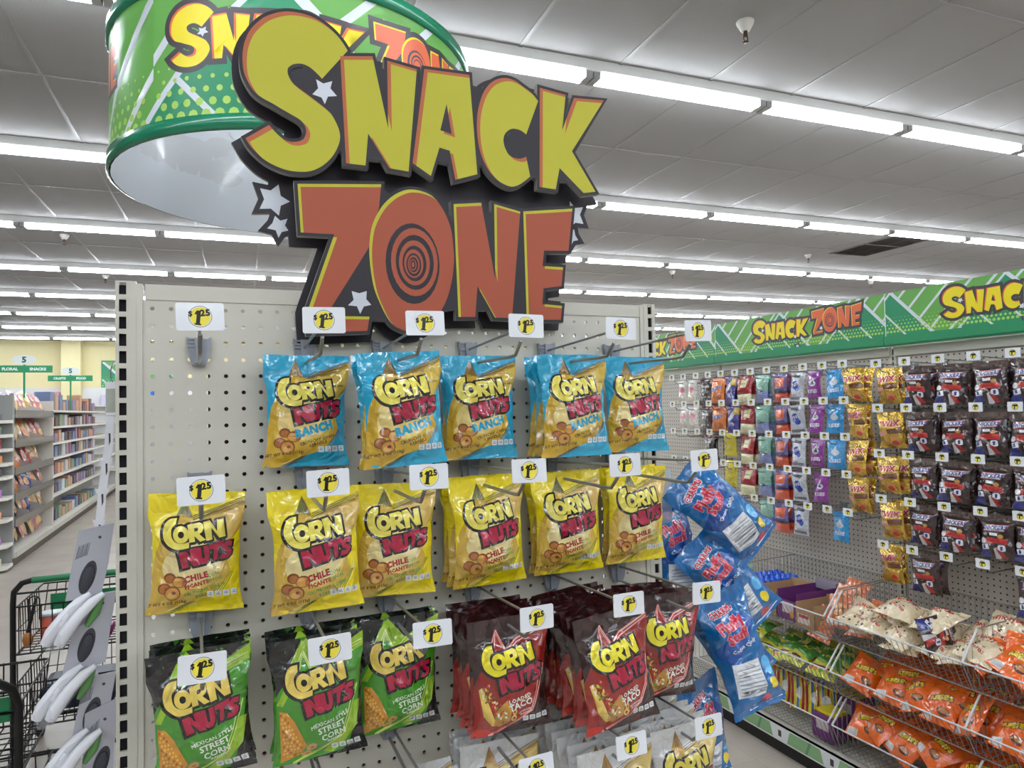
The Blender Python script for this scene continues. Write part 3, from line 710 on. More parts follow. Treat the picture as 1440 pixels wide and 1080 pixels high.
def kernels(a, x=0, y=0):
    b = [film('kernel_brown', (176, 104, 40)), film('kernel_tan', (206, 144, 62)), film('kernel_gold', (226, 174, 88)), film('kernel_dark', (128, 68, 26))]
    for cx, cy, rx, ry, m in ((250, 762, 52, 42, 3), (252, 768, 40, 30, 0), (335, 788, 64, 48, 3), (332, 792, 54, 38, 1), (212, 850, 58, 46, 3), (214, 854, 48, 36, 0), (235, 852, 20, 14, 3), (318, 770, 28, 14, 2), (285, 882, 68, 60, 3), (284, 886, 58, 50, 1), (280, 900, 36, 26, 2), (296, 878, 18, 14, 3), (366, 800, 12, 28, 0)):
        a.add([Q(ell(cx+x, cy+y, rx, ry, 14))], b[m])
def stripes(a, x0, y0, x1, y1, n, gap, m):
    for k in range(n): 
        q = clip_poly(Q(band(x0+gap*k, y0+gap*k*.6, x1+gap*k, y1+gap*k*.6, 7)), 0, BW, 0, BH)
        if q and len(q) > 2: a.add([q], m)
SPIKE = [(312, 118), (258, 285), (285, 300), (400, 275)]
GOLD = [(313, 122), (268, 280), (150, 455), (108, 560), (90, 800), (115, 1080), (235, 1075), (330, 1010), (440, 945), (560, 905), (660, 830), (740, 690), (690, 560), (720, 450), (790, 330), (790, 90), (420, 275), (385, 268)]
def gold_star(a, gold, pale, mid, line, dark):
    a.add([clip_poly(Q(GOLD), 0, BW, 0, BH)], gold)
    a.add([Q([(420, 285), (770, 150), (775, 280), (730, 420), (700, 600), (640, 760), (520, 840), (380, 830), (300, 730), (330, 600), (150, 600), (170, 470)])], mid)
    a.add([Q(ell(420, 640, 250, 170, 24, -.25))], pale)
    a.add([Q([(313, 118), (262, 285), (300, 250), (375, 275), (395, 272)])], dark)
    for k in range(4): a.add([Q(band(313+k*4, 140+k*18, 275+k*22, 275, 6))], line)
    for k in range(3): 
        q = clip_poly(Q(band(395, 262+k*14, 775, 84+k*16, 6)), 0, BW, 0, BH); a.add([q], line)
        a.add([Q(band(640+k*20, 850, 745+k*12, 700, 6))], line)
        q = clip_poly(Q(band(225+k*22, 1075, 430+k*16, 950-k*4, 6)), 0, BW, 0, BH); a.add([q], line)
def neon(a, m1, m2):
    for off, wd in ((0, 16), (22, 11)):
        for s in ([(150+off, 470), (262+off, 300), (300, 175+off*1.2), (375, 330+off), (480, 255+off), (760, 130+off)], [(760-off, 470), (705-off, 690), (640-off, 850), (520, 930+off*.3), (260+off, 1055)]):
            for p, q in zip(s, s[1:]):
                c = clip_poly(Q(band(p[0], p[1], q[0], q[1], wd)), 0, BW, 0, BH)
                if c and len(c) > 2: a.add([c], m1)
                c = clip_poly(Q(band(p[0], p[1], q[0], q[1], wd*.42)), 0, BW, 0, BH)
                if c and len(c) > 2: a.add([c], m2)
ly_, lr_, lk_ = film('logo_yellow', (240, 224, 92)), film('logo_crimson', (178, 10, 58)), film('logo_black', (14, 12, 14))
fw_, fg_ = film('print_white', (226, 228, 230)), film('print_grey', (120, 124, 130))
hole = film('hang_hole', (60, 60, 60))
def art_ranch():
    a = Art(film('ranch_blue', (28, 166, 206)))
    gold_star(a, film('ranch_gold', (204, 164, 40)), film('ranch_pale', (232, 206, 128)), film('ranch_mid', (216, 184, 74)), film('husk_line', (128, 104, 44)), film('husk_brown', (142, 104, 44)))
    kernels(a); words(a, 'RANCH', 520, 742, .0175, film('ranch_text', (24, 160, 200)), bold=.06)
    words(a, 'CRUNCHY CORN', 550, 815, .0072, film('ranch_ink', (92, 66, 20))); words(a, 'KERNELS', 560, 848, .0072, film('ranch_ink', (92, 66, 20))); words(a, 'NET WT 4 OZ (113g)', 265, 952, .0066, film('ranch_ink', (92, 66, 20)), .1)
    words(a, 'NON GMO', 690, 330, .005, film('ranch_ink', (92, 66, 20)), .05)
    facts(a, fw_, fg_); logo(a, ly_, lr_, lk_); return a
def art_chile():
    a = Art(film('chile_yellow', (238, 214, 16)))
    gold_star(a, film('chile_gold', (206, 168, 66)), film('chile_pale', (232, 212, 150)), film('chile_mid', (222, 186, 96)), film('husk_green', (102, 124, 44)), film('husk_olive', (112, 100, 40)))
    kernels(a); words(a, 'CHILE', 470, 764, .0125, film('chile_red', (168, 24, 28)), bold=.045); words(a, 'PICANTE', 480, 816, .0084, film('chile_red', (168, 24, 28)), bold=.045)
    gt = film('chile_green', (88, 150, 62)); words(a, 'CON', 600, 728, .0074, gt); words(a, 'LIMON', 615, 770, .0074, gt); words(a, 'CRUNCHY CORN', 540, 856, .0074, gt); words(a, 'KERNELS', 555, 896, .0074, gt); words(a, 'NET WT 4 OZ (113g)', 235, 985, .0066, film('ranch_ink', (92, 66, 20)), .1)
    facts(a, fw_, fg_); logo(a, ly_, lr_, lk_); return a
def art_street():
    a = Art(film('street_black', (18, 20, 22))); gr = film('street_green', (66, 146, 32)); gl = film('street_lime', (150, 190, 40)); gd = film('street_deep', (96, 142, 34))
    p = clip_poly(Q([(300, 60), (200, 330), (100, 480), (40, 620), (60, 1100), (640, 1000), (700, 900), (760, 720), (780, 500), (800, 40), (480, 250), (390, 300)]), 0, BW, 0, BH); a.add([p], gr)
    a.add([clip_poly(Q([(300, 60), (180, 360), (80, 600), (130, 600), (260, 330), (330, 210), (380, 330), (480, 250)]), 0, BW, 0, BH)], gl)
    a.add([clip_poly(Q([(470, 260), (800, 40), (800, 170), (520, 300)]), 0, BW, 0, BH)], gl); a.add([clip_poly(Q([(640, 830), (740, 600), (790, 600), (760, 800), (560, 1010), (480, 1000)]), 0, BW, 0, BH)], gl)
    neon(a, gl, film('neon_lime', (226, 238, 140)))
    cob = [(105, 640), (165, 645), (235, 720), (345, 905), (300, 985), (170, 1045), (130, 900)]
    a.add([Q(cob)], film('corn_orange', (206, 138, 40)))
    k1, k2 = film('corn_yellow', (232, 184, 74)), film('corn_brown', (166, 92, 26))
    for j in range(12):
        for i in range(6):
            x = 118+i*26+j*5+(j % 2)*8; y = 670+j*30-i*4
            if x < 165+j*16 and y < 1000: a.add([Q(ell(x, y, 9.5, 11, 6))], k1 if (i*3+j*5) % 4 else k2)
    for cx, cy, rx, ry, m in ((385, 925, 45, 30, (206, 150, 74)), (390, 930, 16, 8, (140, 80, 34)), (350, 985, 40, 24, (206, 150, 74)), (355, 988, 16, 8, (170, 104, 44))): a.add([Q(ell(cx, cy, rx, ry, 12, -.4))], film('kernel_%d' % m[0], m))
    wt = film('street_white', (236, 240, 226))
    words(a, 'MEXICAN STYLE', 530, 735, .0082, wt, bold=.012); words(a, 'STREET', 548, 795, .0125, wt, bold=.022); words(a, 'CORN', 568, 858, .0125, wt, bold=.022); words(a, 'FLAVORED', 578, 886, .0046, wt)
    words(a, 'NON GMO', 680, 370, .005, film('street_ink', (60, 90, 40)), .05)
    facts(a, fw_, fg_, 545, 930); logo(a, film('logo_tan', (236, 206, 96)), lr_, lk_, -10, 0); return a
def art_taco():
    a = Art(film('taco_maroon', (46, 16, 18))); rd = film('taco_red', (150, 30, 24))
    p = clip_poly(Q([(310, 170), (260, 310), (150, 480), (60, 700), (60, 1100), (260, 1060), (520, 930), (640, 850), (720, 690), (770, 470), (800, 110), (480, 255), (375, 330)]), 0, BW, 0, BH); a.add([p], rd)
    a.add([clip_poly(Q([(60, 1100), (60, 1000), (250, 1000), (300, 1050)]), 0, BW, 0, BH)], film('taco_bright', (190, 50, 40)))
    neon(a, film('neon_red', (222, 96, 84)), film('neon_pink', (250, 206, 198)))
    sh, sh2 = film('taco_shell', (226, 190, 92)), film('taco_shell_amber', (196, 140, 54))  # second shell half is printed in a darker amber
    a.add([Q([(125, 660), (160, 640), (280, 900), (330, 960), (270, 970), (180, 880)])], sh)
    a.add([Q([(300, 830), (390, 740), (440, 830), (430, 930), (340, 985), (280, 950)])], sh2)
    rr = random.Random(3); cols = [(206, 52, 40), (238, 232, 220), (236, 196, 70), (120, 150, 50), (150, 80, 40)]
    for k in range(54):
        t = rr.random(); x = 180+t*190+rr.uniform(-40, 40); y = 640+t*290+rr.uniform(-45, 45); m = cols[k % 5]
        a.add([Q(ell(x, y, rr.uniform(10, 20), rr.uniform(6, 11), 6, rr.uniform(0, 3)))], film('filling_%d' % (k % 5), m))
    a.add([Q(ell(465, 905, 30, 32, 14)), Q(ell(465, 905, 13, 15, 10))], sh); a.add([Q(ell(470, 850, 22, 26, 12)), Q(ell(470, 850, 10, 12, 8))], sh)
    wt = film('street_white', (236, 240, 226)); pk = film('neon_pink', (250, 206, 198))
    words(a, 'LOADED', 515, 752, .0098, wt, bold=.02); words(a, 'TACO', 528, 812, .0142, wt, bold=.03); words(a, 'ARTIFICIALLY', 580, 850, .0044, pk); words(a, 'FLAVORED', 588, 874, .0044, pk)
    facts(a, fw_, fg_, 555, 905); logo(a, film('logo_bright', (244, 228, 40)), lr_, lk_, -10, 10); return a
def art_plain():
    a = Art(film('original_white', (206, 205, 204)))
    gold_star(a, film('original_tan', (206, 172, 96)), film('original_pale', (226, 212, 170)), film('original_gold', (214, 186, 110)), film('husk_line', (128, 104, 44)), film('husk_tan', (176, 130, 66)))
    kernels(a); words(a, 'ORIGINAL', 500, 750, .014, film('ranch_ink', (92, 66, 20)), bold=.03); words(a, 'NET WT 4 OZ (113g)', 265, 952, .0066, film('ranch_ink', (92, 66, 20)), .1)
    facts(a, fw_, fg_); logo(a, film('logo_dull', (222, 204, 84)), lr_, lk_, 0, 10); return a
FLAV = {}
for fl, fn, backc in (('ranch', art_ranch, (28, 160, 200)), ('chile', art_chile, (230, 206, 20)), ('street', art_street, (60, 120, 34)), ('taco', art_taco, (96, 30, 28)), ('plain', art_plain, (200, 199, 198))):
    a = fn(); comp = a.compile(rect(0, 0, BW, BH), .0052)
    bm_ = film(fl+'_back', backc)
    FLAV[fl] = [bag_mesh('%s_corn_snack_bag' % fl, comp, a, BW, BH, .0175, 1.3+s_*2.1, bm_) for s_ in range(3)]
DESC = dict(ranch='blue ranch corn snack bag', chile='yellow chile corn snack bag', street='green street corn snack bag', taco='dark red taco corn snack bag', plain='white corn snack bag')
COLW = dict(A='first', B='second', C='third', D='fourth', E='fifth', F='sixth')
PLACE = [
 (0, 'B', 'ranch', [-.035]), (0, 'C', 'ranch', [-.123, -.098]), (0, 'D', 'ranch', [-.062, -.038]), (0, 'E', 'ranch', [-.112, -.080, -.050]), (0, 'F', 'ranch', [-.075]),
 (1, 'A', 'chile', [-.035]), (1, 'B', 'chile', [-.105, -.080]), (1, 'C', 'chile', [-.081]), (1, 'D', 'chile', [-.085, -.060, -.036]), (1, 'E', 'chile', [-.072, -.046]), (1, 'F', 'chile', [-.060, -.034]),
 (2, 'A', 'street', [-.110, -.084, -.058]), (2, 'B', 'street', [-.122, -.096, -.070]), (2, 'C', 'street', [-.085, -.060]), (2, 'D', 'taco', [-.165, -.139, -.113, -.087, -.061]), (2, 'E', 'taco', [-.218, -.192, -.166, -.140, -.114, -.088, -.062]), (2, 'F', 'taco', [-.165, -.139, -.113, -.087]),
 (3, 'C', 'plain', [-.205, -.180, -.15]), (3, 'D', 'plain', [-.120, -.094, -.068]), (3, 'E', 'plain', [-.215, -.188, -.160, -.132, -.104, -.076]), (3, 'F', 'plain', [-.200, -.174, -.148, -.122, -.096, -.07]),
]
TILT = {(0, 'C'): .05, (0, 'B'): -.01, (1, 'B'): .03, (2, 'A'): .05, (2, 'B'): .03, (2, 'D'): .03, (2, 'E'): .09, (2, 'F'): -.05, (1, 'E'): .02, (3, 'C'): .1}
cnt = {}
for r, k, fl, ys in PLACE:
    tl = TILT.get((r, k), random.uniform(-.03, .03)); rz0 = random.uniform(-.08, .03); rx0 = random.uniform(-.03, .01)
    for n, y in enumerate(ys):
        i = cnt.get(fl, 0); cnt[fl] = i+1
        pos = ('front' if n == 0 else '%s behind front' % NTH[n-1]) if len(ys) > 1 else 'alone'
        lab = '%s, %s, %s hook, %s row' % (DESC[fl], pos, COLW[k], ROWN[r])
        o = obj('corn_snack_bag', FLAV[fl][i % 3]); tag(o, lab, 'snack bag', {'ranch': 'blue corn snack bags', 'chile': 'yellow corn snack bags', 'street': 'green corn snack bags', 'taco': 'red corn snack bags', 'plain': 'white corn snack bags'}[fl])
        dx = {(1, 'F'): .012, (0, 'F'): .007, (1, 'A'): -.002}.get((r, k), 0)
        o.location = (HX[k]+dx+random.uniform(-.003, .003)*(n > 0), y, RZ[r]-.028)
        o.rotation_euler = (rx0, -tl+random.uniform(-.012, .012)*(n > 0), rz0)

# ---------------------------------------------------------------- candy wall: the long gondola on the right side of the aisle
WX = 3.03
def peg_mat():
    m = bpy.data.materials.new('punched_board'); m.use_nodes = True; nt = m.node_tree; p = nt.nodes['Principled BSDF']
    p.inputs['Roughness'].default_value = .5
    tc = nt.nodes.new('ShaderNodeTexCoord'); sx = nt.nodes.new('ShaderNodeSeparateXYZ'); nt.links.new(tc.outputs['Object'], sx.inputs[0])
    sq = []
    for k in (1, 2):
        a = nt.nodes.new('ShaderNodeMath'); a.operation = 'DIVIDE'; a.inputs[1].default_value = IN; nt.links.new(sx.outputs[k], a.inputs[0])
        b = nt.nodes.new('ShaderNodeMath'); b.operation = 'FRACT'; nt.links.new(a.outputs[0], b.inputs[0])
        c = nt.nodes.new('ShaderNodeMath'); c.operation = 'SUBTRACT'; c.inputs[1].default_value = .5; nt.links.new(b.outputs[0], c.inputs[0])
        d = nt.nodes.new('ShaderNodeMath'); d.operation = 'MULTIPLY'; nt.links.new(c.outputs[0], d.inputs[0]); nt.links.new(c.outputs[0], d.inputs[1]); sq.append(d)
    s_ = nt.nodes.new('ShaderNodeMath'); nt.links.new(sq[0].outputs[0], s_.inputs[0]); nt.links.new(sq[1].outputs[0], s_.inputs[1])
    l = nt.nodes.new('ShaderNodeMath'); l.operation = 'LESS_THAN'; l.inputs[1].default_value = .0225; nt.links.new(s_.outputs[0], l.inputs[0])
    mx = nt.nodes.new('ShaderNodeMixRGB'); mx.inputs[1].default_value = srgb(200, 192, 182); mx.inputs[2].default_value = srgb(52, 44, 40)
    nt.links.new(l.outputs[0], mx.inputs[0]); nt.links.new(mx.outputs[0], p.inputs['Base Color']); return m
pegm = peg_mat()
SEC = [(1.17, -.05), (2.39, 1.17), (3.61, 2.39)]
SECN = ['near', 'middle', 'far']
wall = thing('candy_gondola', 'long cream pegboard gondola holding candy along the right aisle', 'shelving')
for (y1, y0) in SEC:
    obj('pegboard', MB().box(WX, WX+.01, y0+.02, y1-.02, .15, 1.915), wall, pegm)
    obj('top_rail', MB().bbox(WX-.012, WX+.02, y0+.015, y1-.015, 1.905, 1.95, .004), wall, putty)
    obj('base_deck', MB().box(2.565, WX, y0, y1, .135, .15).box(2.565, 2.58, y0, y1, .075, .15), wall, putty)
for y in (3.61, 2.39, 1.17, -.05):
    u = MB().box(WX-.006, WX+.03, y-.018, y-.005, .0, 1.95).box(WX-.006, WX+.03, y+.005, y+.018, 0, 1.95)
    for k in range(72): u.box(WX-.006, WX-.002, y-.005, y+.005, .1+IN*k, .1+IN*k+.009)
    u.box(WX, WX+.002, y-.005, y+.005, .1, 1.94, 1)
    obj('upright', u, wall, [putty, dark])
obj('kick_plate', MB().box(2.60, 2.61, -.05, 3.61, 0, .135), wall, blackm)
obj('spine_back', MB().box(WX+.03, WX+.05, -.05, 3.61, 0, 1.93), wall, putty)
# printed strip along the deck edge
strg, strw = mat('strip_green', (138, 178, 128), rough=.5), mat('strip_white', (226, 228, 230), rough=.4)
for (y1, y0) in SEC[:2]:
    a = Art(strw); L = y1-y0
    for k in range(4):
        x = .06+k*.31; a.add([[(x-.05, .005), (x+.17, .005), (x+.15, .065), (x-.03, .065)]], strg); a.add([[(x+.06, .005), (x+.075, .005), (x+.10, .065), (x+.085, .065)]], mat('strip_dark', (98, 148, 112), rough=.5))
        a.add([rect(x+.205, .02, x+.225, .05)], bd)
    obj('price_strip', flat_mesh('price_strip', a, rect(0, 0, L, .07), lambda u, v, d: (2.5645+d, y1-u, .077+v), thick=.002), wall)
# header strip
HH = .205
for n, (y1, y0) in enumerate(SEC):
    t = thing('header_sign', 'green SNACK ZONE header strip over the %s candy section' % SECN[n], 'sign')
    a = banner_art(1.216, HH, .52, [.28 if n != 1 else .335], .158, .03, 1)
    obj('header_panel', flat_mesh('header_panel', a, rect(0, 0, 1.216, HH), lambda u, v, d: (2.985+d, y1-.002-u, 1.995+v), thick=.006, edge=strw), t)
    obj('green_rail', MB().prism([(2.975, 1.948), (3.0, 1.948), (3.0, 2.0), (2.982, 2.0), (2.975, 1.99)], 'y', y0+.002, y1-.002).mesh('r', [trimg]) if False else MB().box(2.974, 3.005, y0+.002, y1-.002, 1.952, 1.998).box(2.970, 2.974, y0+.002, y1-.002, 1.958, 1.99), t, mat('rail_green', (40, 138, 92), rough=.4))

# hooks and bags on the candy wall
hs = hook('peg_hook', 'x', 'small peg hooks on the candy wall', .25, False)
first_small = [True]
def small_hook(y, z, lab):
    global hs
    if first_small[0]: h = hs; h['label'] = lab; first_small[0] = False
    else: h = copy_tree(hs, lab)
    h.location = (WX-.0005, y, z); h.rotation_euler = (0, 0, -PI/2)
def simple_bag(name, W, H, base, layers, seed=1., puff=.02, metal=0, back=None, step=.014, vari=2, wr=1.3):
    bm_ = film(name, base, metal=metal, rough=.28 if not metal else .25)
    a = Art(bm_); layers(a, W, H)
    comp = a.compile(rect(0, 0, W, H), step)
    return [bag_mesh(name, comp, a, W, H, puff, seed+2.3*k, film(name+'_back', back or base), wr, .86) for k in range(vari)]
def T(a, txt, x, y, size, m, rot=0, bold=.04, halo=None, hm=None):
    l = xf(centred(text_loops(txt, size, 0, 1, 0, 1+1.6*bold)), x, y, rot)
    if hm: a.add_bold(l, halo, hm)
    a.add_bold(l, bold*size, m)
def L_snick(a, W, H):
    a.add([rect(0, .84*H, W, H)], film('choc_clear', (92, 72, 68)))
    a.add([[(.14*W, .62*H), (.80*W, .64*H), (.90*W, .80*H), (.24*W, .78*H)]], film('choc_red', (196, 44, 44))); a.add([[(.16*W, .635*H), (.79*W, .653*H), (.87*W, .786*H), (.25*W, .767*H)]], film('choc_white', (226, 224, 232)))
    T(a, 'SNICKERS', .52*W, .675*H, .021, film('choc_blue', (44, 56, 140)), .03, .05)
    a.add([rect(.38*W, .54*H, .62*W, .60*H)], film('choc_white', (226, 224, 232))); a.add([ell(.70*W, .53*H, .08*W, .05*H, 8)], film('choc_tan', (190, 140, 70)))
    a.add([[(.3*W, .5*H), (.85*W, .48*H), (.88*W, .36*H), (.1*W, .36*H)]], film('choc_red', (206, 40, 40)))
    a.add([ell(.13*W, .40*H, .10*W, .07*H, 8)], film('choc_white', (226, 224, 232)))
    wt_, bl_ = film('choc_white', (226, 224, 232)), film('choc_blue', (44, 56, 140))
    a.add([[(.04*W, .30*H), (.30*W, .34*H), (.34*W, .22*H), (.10*W, .19*H)]], wt_); a.add([[(.14*W, .30*H), (.20*W, .31*H), (.22*W, .23*H), (.16*W, .22*H)]], bl_)
    a.add([rrect(.62*W, .20*H, .82*W, .34*H, .05*W, 3)], wt_); a.add([[(.68*W, .31*H), (.76*W, .32*H), (.75*W, .23*H), (.70*W, .22*H)]], bl_)
    a.add([rect(.02*W, .02*H, .34*W, .19*H)], film('choc_navy', (30, 44, 130))); a.add([[(.44*W, .0), (.60*W, .0), (.60*W, .28*H), (.48*W, .25*H)]], film('choc_white', (226, 224, 232))); a.add([[(.60*W, .03*H), (.78*W, .05*H), (.72*W, .2*H), (.56*W, .26*H)]], film('choc_red', (206, 40, 40)))
def L_twix(a, W, H):
    T(a, 'TWIX', .5*W, .60*H, .036, film('twix_red', (186, 40, 84)), .08, .05, .0035, film('twix_cream', (238, 214, 190)))
    a.add([ell(.24*W, .40*H, .17*W, .05*H, 12)], film('twix_pink', (226, 150, 160)))
    a.add([[(.45*W, .52*H), (.95*W, .56*H), (.97*W, .42*H), (.5*W, .40*H)]], film('twix_choc', (110, 60, 40))); a.add([[(.5*W, .14*H), (.85*W, .10*H), (.9*W, .30*H), (.55*W, .34*H)]], film('twix_caramel', (214, 150, 80))); a.add([ell(.68*W, .15*H, .13*W, .07*H, 8)], film('twix_red2', (206, 60, 50)))
def L_kiss(dk):
    def f(a, W, H):
        w = film('kiss_silver', (206, 210, 220))
        a.add([ell(.52*W, .56*H, .24*W, .11*H, 10)], w); a.add([[(.36*W, .60*H), (.52*W, .80*H), (.66*W, .60*H)]], w)
        if dk: a.add([[(.40*W, .52*H), (.55*W, .68*H), (.66*W, .52*H)]], film('kiss_dark', (60, 44, 60)))
        T(a, 'KISSES', .5*W, .22*H, .024, film('kiss_white', (236, 232, 240)), .06, .04)
    return f
def L_york(a, W, H):
    m = film('york_blue', (46, 72, 176)); a.add([ell(.45*W, .56*H, .22*W, .16*H, 10)], m); a.add([ell(.6*W, .42*H, .16*W, .1*H, 8)], m); T(a, 'YORK', .5*W, .54*H, .022, film('york_white', (230, 232, 238)), .2, .04)
    a.add([rect(.1*W, .06*H, .9*W, .16*H)], film('york_grey', (120, 122, 130))); a.add([[(.2*W, .84*H), (.7*W, .8*H), (.75*W, .9*H), (.25*W, .93*H)]], film('york_dark', (90, 94, 110)))
def L_orp(a, W, H):
    a.add([rect(0, .42*H, W, H)], film('wrap_violet', (112, 100, 158))); a.add([rect(.18*W, .55*H, .82*W, .86*H)], film('wrap_orange2', (226, 104, 66))); a.add([rect(0, .36*H, W, .42*H)], film('wrap_plum', (86, 66, 110)))
def L_teal(a, W, H):
    a.add([rect(0, .42*H, W, H)], film('teal_mint', (142, 190, 172))); a.add([rect(0, 0, W, .3*H)], film('teal_lav', (140, 148, 196))); a.add([ell(.4*W, .4*H, .3*W, .05*H, 8)], film('teal_ink', (50, 50, 60)))
def L_redc(a, W, H):
    a.add([rect(0, .02*H, W, .38*H)], film('cream_lower', (222, 216, 176))); a.add([rect(.3*W, .6*H, .72*W, .9*H)], film('cream_label', (230, 216, 168))); T(a, 'CARAMEL', .5*W, .72*H, .0085, film('wine', (120, 30, 40)), 0, .04)
def L_black(a, W, H):
    a.add([rect(0, .88*H, W, H)], film('roll_red', (190, 56, 62))); a.add([rect(0, .92*H, W, .96*H)], film('roll_white', (232, 228, 226))); T(a, 'Tootsie', .5*W, .66*H, .024, film('roll_white', (232, 228, 226)), 0, .04); T(a, 'Roll', .5*W, .50*H, .024, film('roll_white', (232, 228, 226)), 0, .04)
    for k in range(8): a.add([ell((.15+.1*k)*W, (.18+.1*(k % 2))*H, .07*W, .05*H, 6)], film('roll_grey', (150, 140, 138)))
def L_orng(a, W, H):
    T(a, 'CRISPY', .5*W, .5*H, .027, film('crisp_blue', (66, 84, 170)), .2, .06, .003, film('crisp_white', (220, 224, 236))); a.add([ell(.6*W, .25*H, .3*W, .12*H, 10)], film('crisp_brown', (180, 100, 50)))
def L_pale(a, W, H):
    a.add([ell(.5*W, .6*H, .3*W, .14*H, 10)], film('pale_pink', (226, 140, 150))); a.add([rect(.2*W, .1*H, .8*W, .35*H)], film('pale_beige', (216, 196, 176)))
def L_crunch(a, W, H):
    a.add([rect(0, .0, W, .45*H)], film('crunch_indigo', (62, 56, 140))); a.add([[(0, .5*H), (.6*W, .9*H), (.9*W, .8*H), (.3*W, .4*H)]], film('crunch_white', (222, 222, 232))); a.add([rect(.6*W, .7*H, W, .95*H)], film('crunch_gold', (220, 180, 70)))
def L_yell(a, W, H): a.add([rect(.1*W, .2*H, .9*W, .75*H)], film('yellow_print', (206, 186, 60)))
KIND = {
 'snick': (simple_bag('choc_brown', .140, .168, (48, 26, 28), L_snick, 1.1, .026, step=.012, vari=3), 'dark brown chocolate bar bag'),
 'twix': (simple_bag('gold_foil', .125, .160, (222, 178, 62), L_twix, 2.2, .022, metal=.75, vari=3, wr=2.2), 'crinkled gold foil candy bag'),
 'purple': (simple_bag('purple_wrap', .104, .140, (140, 44, 148), L_kiss(True), 3.1, .012), 'purple chocolate drops bag'),
 'blue': (simple_bag('sky_wrap', .104, .140, (40, 148, 214), L_kiss(False), 4.1, .012), 'sky blue chocolate drops bag'),
 'silver': (simple_bag('silver_wrap', .104, .150, (196, 198, 208), L_york, 5.2, .014), 'silver blue mint bag'),
 'orp': (simple_bag('coral_wrap', .112, .158, (224, 92, 62), L_orp, 6.2, .016), 'coral and violet candy bag'),
 'teal': (simple_bag('mint_wrap', .104, .150, (120, 140, 186), L_teal, 7.2, .014), 'mint and lavender candy bag'),
 'redc': (simple_bag('wine_wrap', .118, .165, (168, 36, 48), L_redc, 8.2, .016), 'dark red and cream candy bag'),
 'crunch': (simple_bag('indigo_wrap', .105, .160, (90, 80, 160), L_crunch, 9.2, .014), 'indigo and white candy bag'),
 'orng': (simple_bag('amber_wrap', .125, .150, (226, 124, 52), L_orng, 1.7, .018), 'orange crispy candy bag'),
 'black': (simple_bag('roll_black', .115, .155, (58, 46, 48), L_black, 2.7, .018), 'black candy roll bag'),
 'pale': (simple_bag('pale_wrap', .105, .15, (214, 208, 202), L_pale, 3.7, .012), 'pale pink candy bag'),
 'yell': (simple_bag('lemon_wrap', .105, .150, (224, 206, 60), L_yell, 4.7, .014), 'yellow candy bag'),
}
FARY = [1.24, 1.36, 1.48, 1.605, 1.73, 1.855, 1.98, 2.10, 2.215, 2.33, 2.455, 2.575]
FARK = ['twix', 'blue', 'purple', 'silver', 'orp', 'teal', 'redc', 'crunch', 'orng', 'black', 'pale', 'pale']
FARHAVE = ['1111.', '111.1', '1111.', '11111', '11111', '11111', '1111.', '11...', '11...', '111..', '11...', '11...']
FARZ = [1.875, 1.705, 1.535, 1.360, 1.185]
NEARY = [1.06, .92, .77, .625, .48, .335, .19]; NEARZ = [1.865, 1.667, 1.467, 1.268, 1.068]
NEARK = ['twix']+['snick']*6
NEARHAVE = ['1111.', '11111', '1111.', '1111.', '11111', '11111', '11111']
rc = random.Random(11)
seq = 0
def hang(kind, y, z, xs, where):
    global seq
    for n, x in enumerate(xs):
        me, desc = KIND[kind]; o = obj('candy_bag', me[seq % len(me)]); seq += 1
        tag(o, '%s, %s, %s' % (desc, 'front' if n == 0 else '%s behind' % NTH[n-1], where), 'candy bag', 'hanging bags: '+desc)
        o.location = (x, y+rc.uniform(-.006, .006), z-.034); o.rotation_euler = (rc.uniform(-.05, .03), rc.uniform(-.05, .05), -PI/2+rc.uniform(-.12, .12))
for c, y in enumerate(FARY):
    for r, z in enumerate(FARZ):
        small_hook(y, z-.012, 'small peg hook, %s column, %s row, middle candy section' % (NTH[11-c], NTH[r]))
        if FARHAVE[c][r] == '1':
            nb = 1 if FARK[c] in ('blue', 'purple', 'silver', 'pale') else 2
            hang(FARK[c], y, z, [2.86+.035*k+rc.uniform(-.012, .012)*(k == 0) for k in range(nb)], '%s column, %s row, middle section' % (NTH[11-c], NTH[r]))
for r in (2, 3): hang('yell', 2.12, FARZ[r]+.03, [2.85], 'by the fifth column, %s row, middle section' % NTH[r])
for c, y in enumerate(NEARY):
    for r, z in enumerate(NEARZ):
        small_hook(y, z-.012, 'small peg hook, %s column, %s row, near candy section' % (NTH[c], NTH[r]))
        if NEARHAVE[c][r] == '1':
            hang(NEARK[c], y, z, [2.855+.045*k+rc.uniform(-.012, .012)*(k == 0) for k in range(3 if (c, r) != (1, 4) else 2)], '%s column, %s row, near section' % (NTH[c], NTH[r]))
hang('twix', 1.09, NEARZ[4], [2.86, 2.905], 'first column, fifth row, near section')

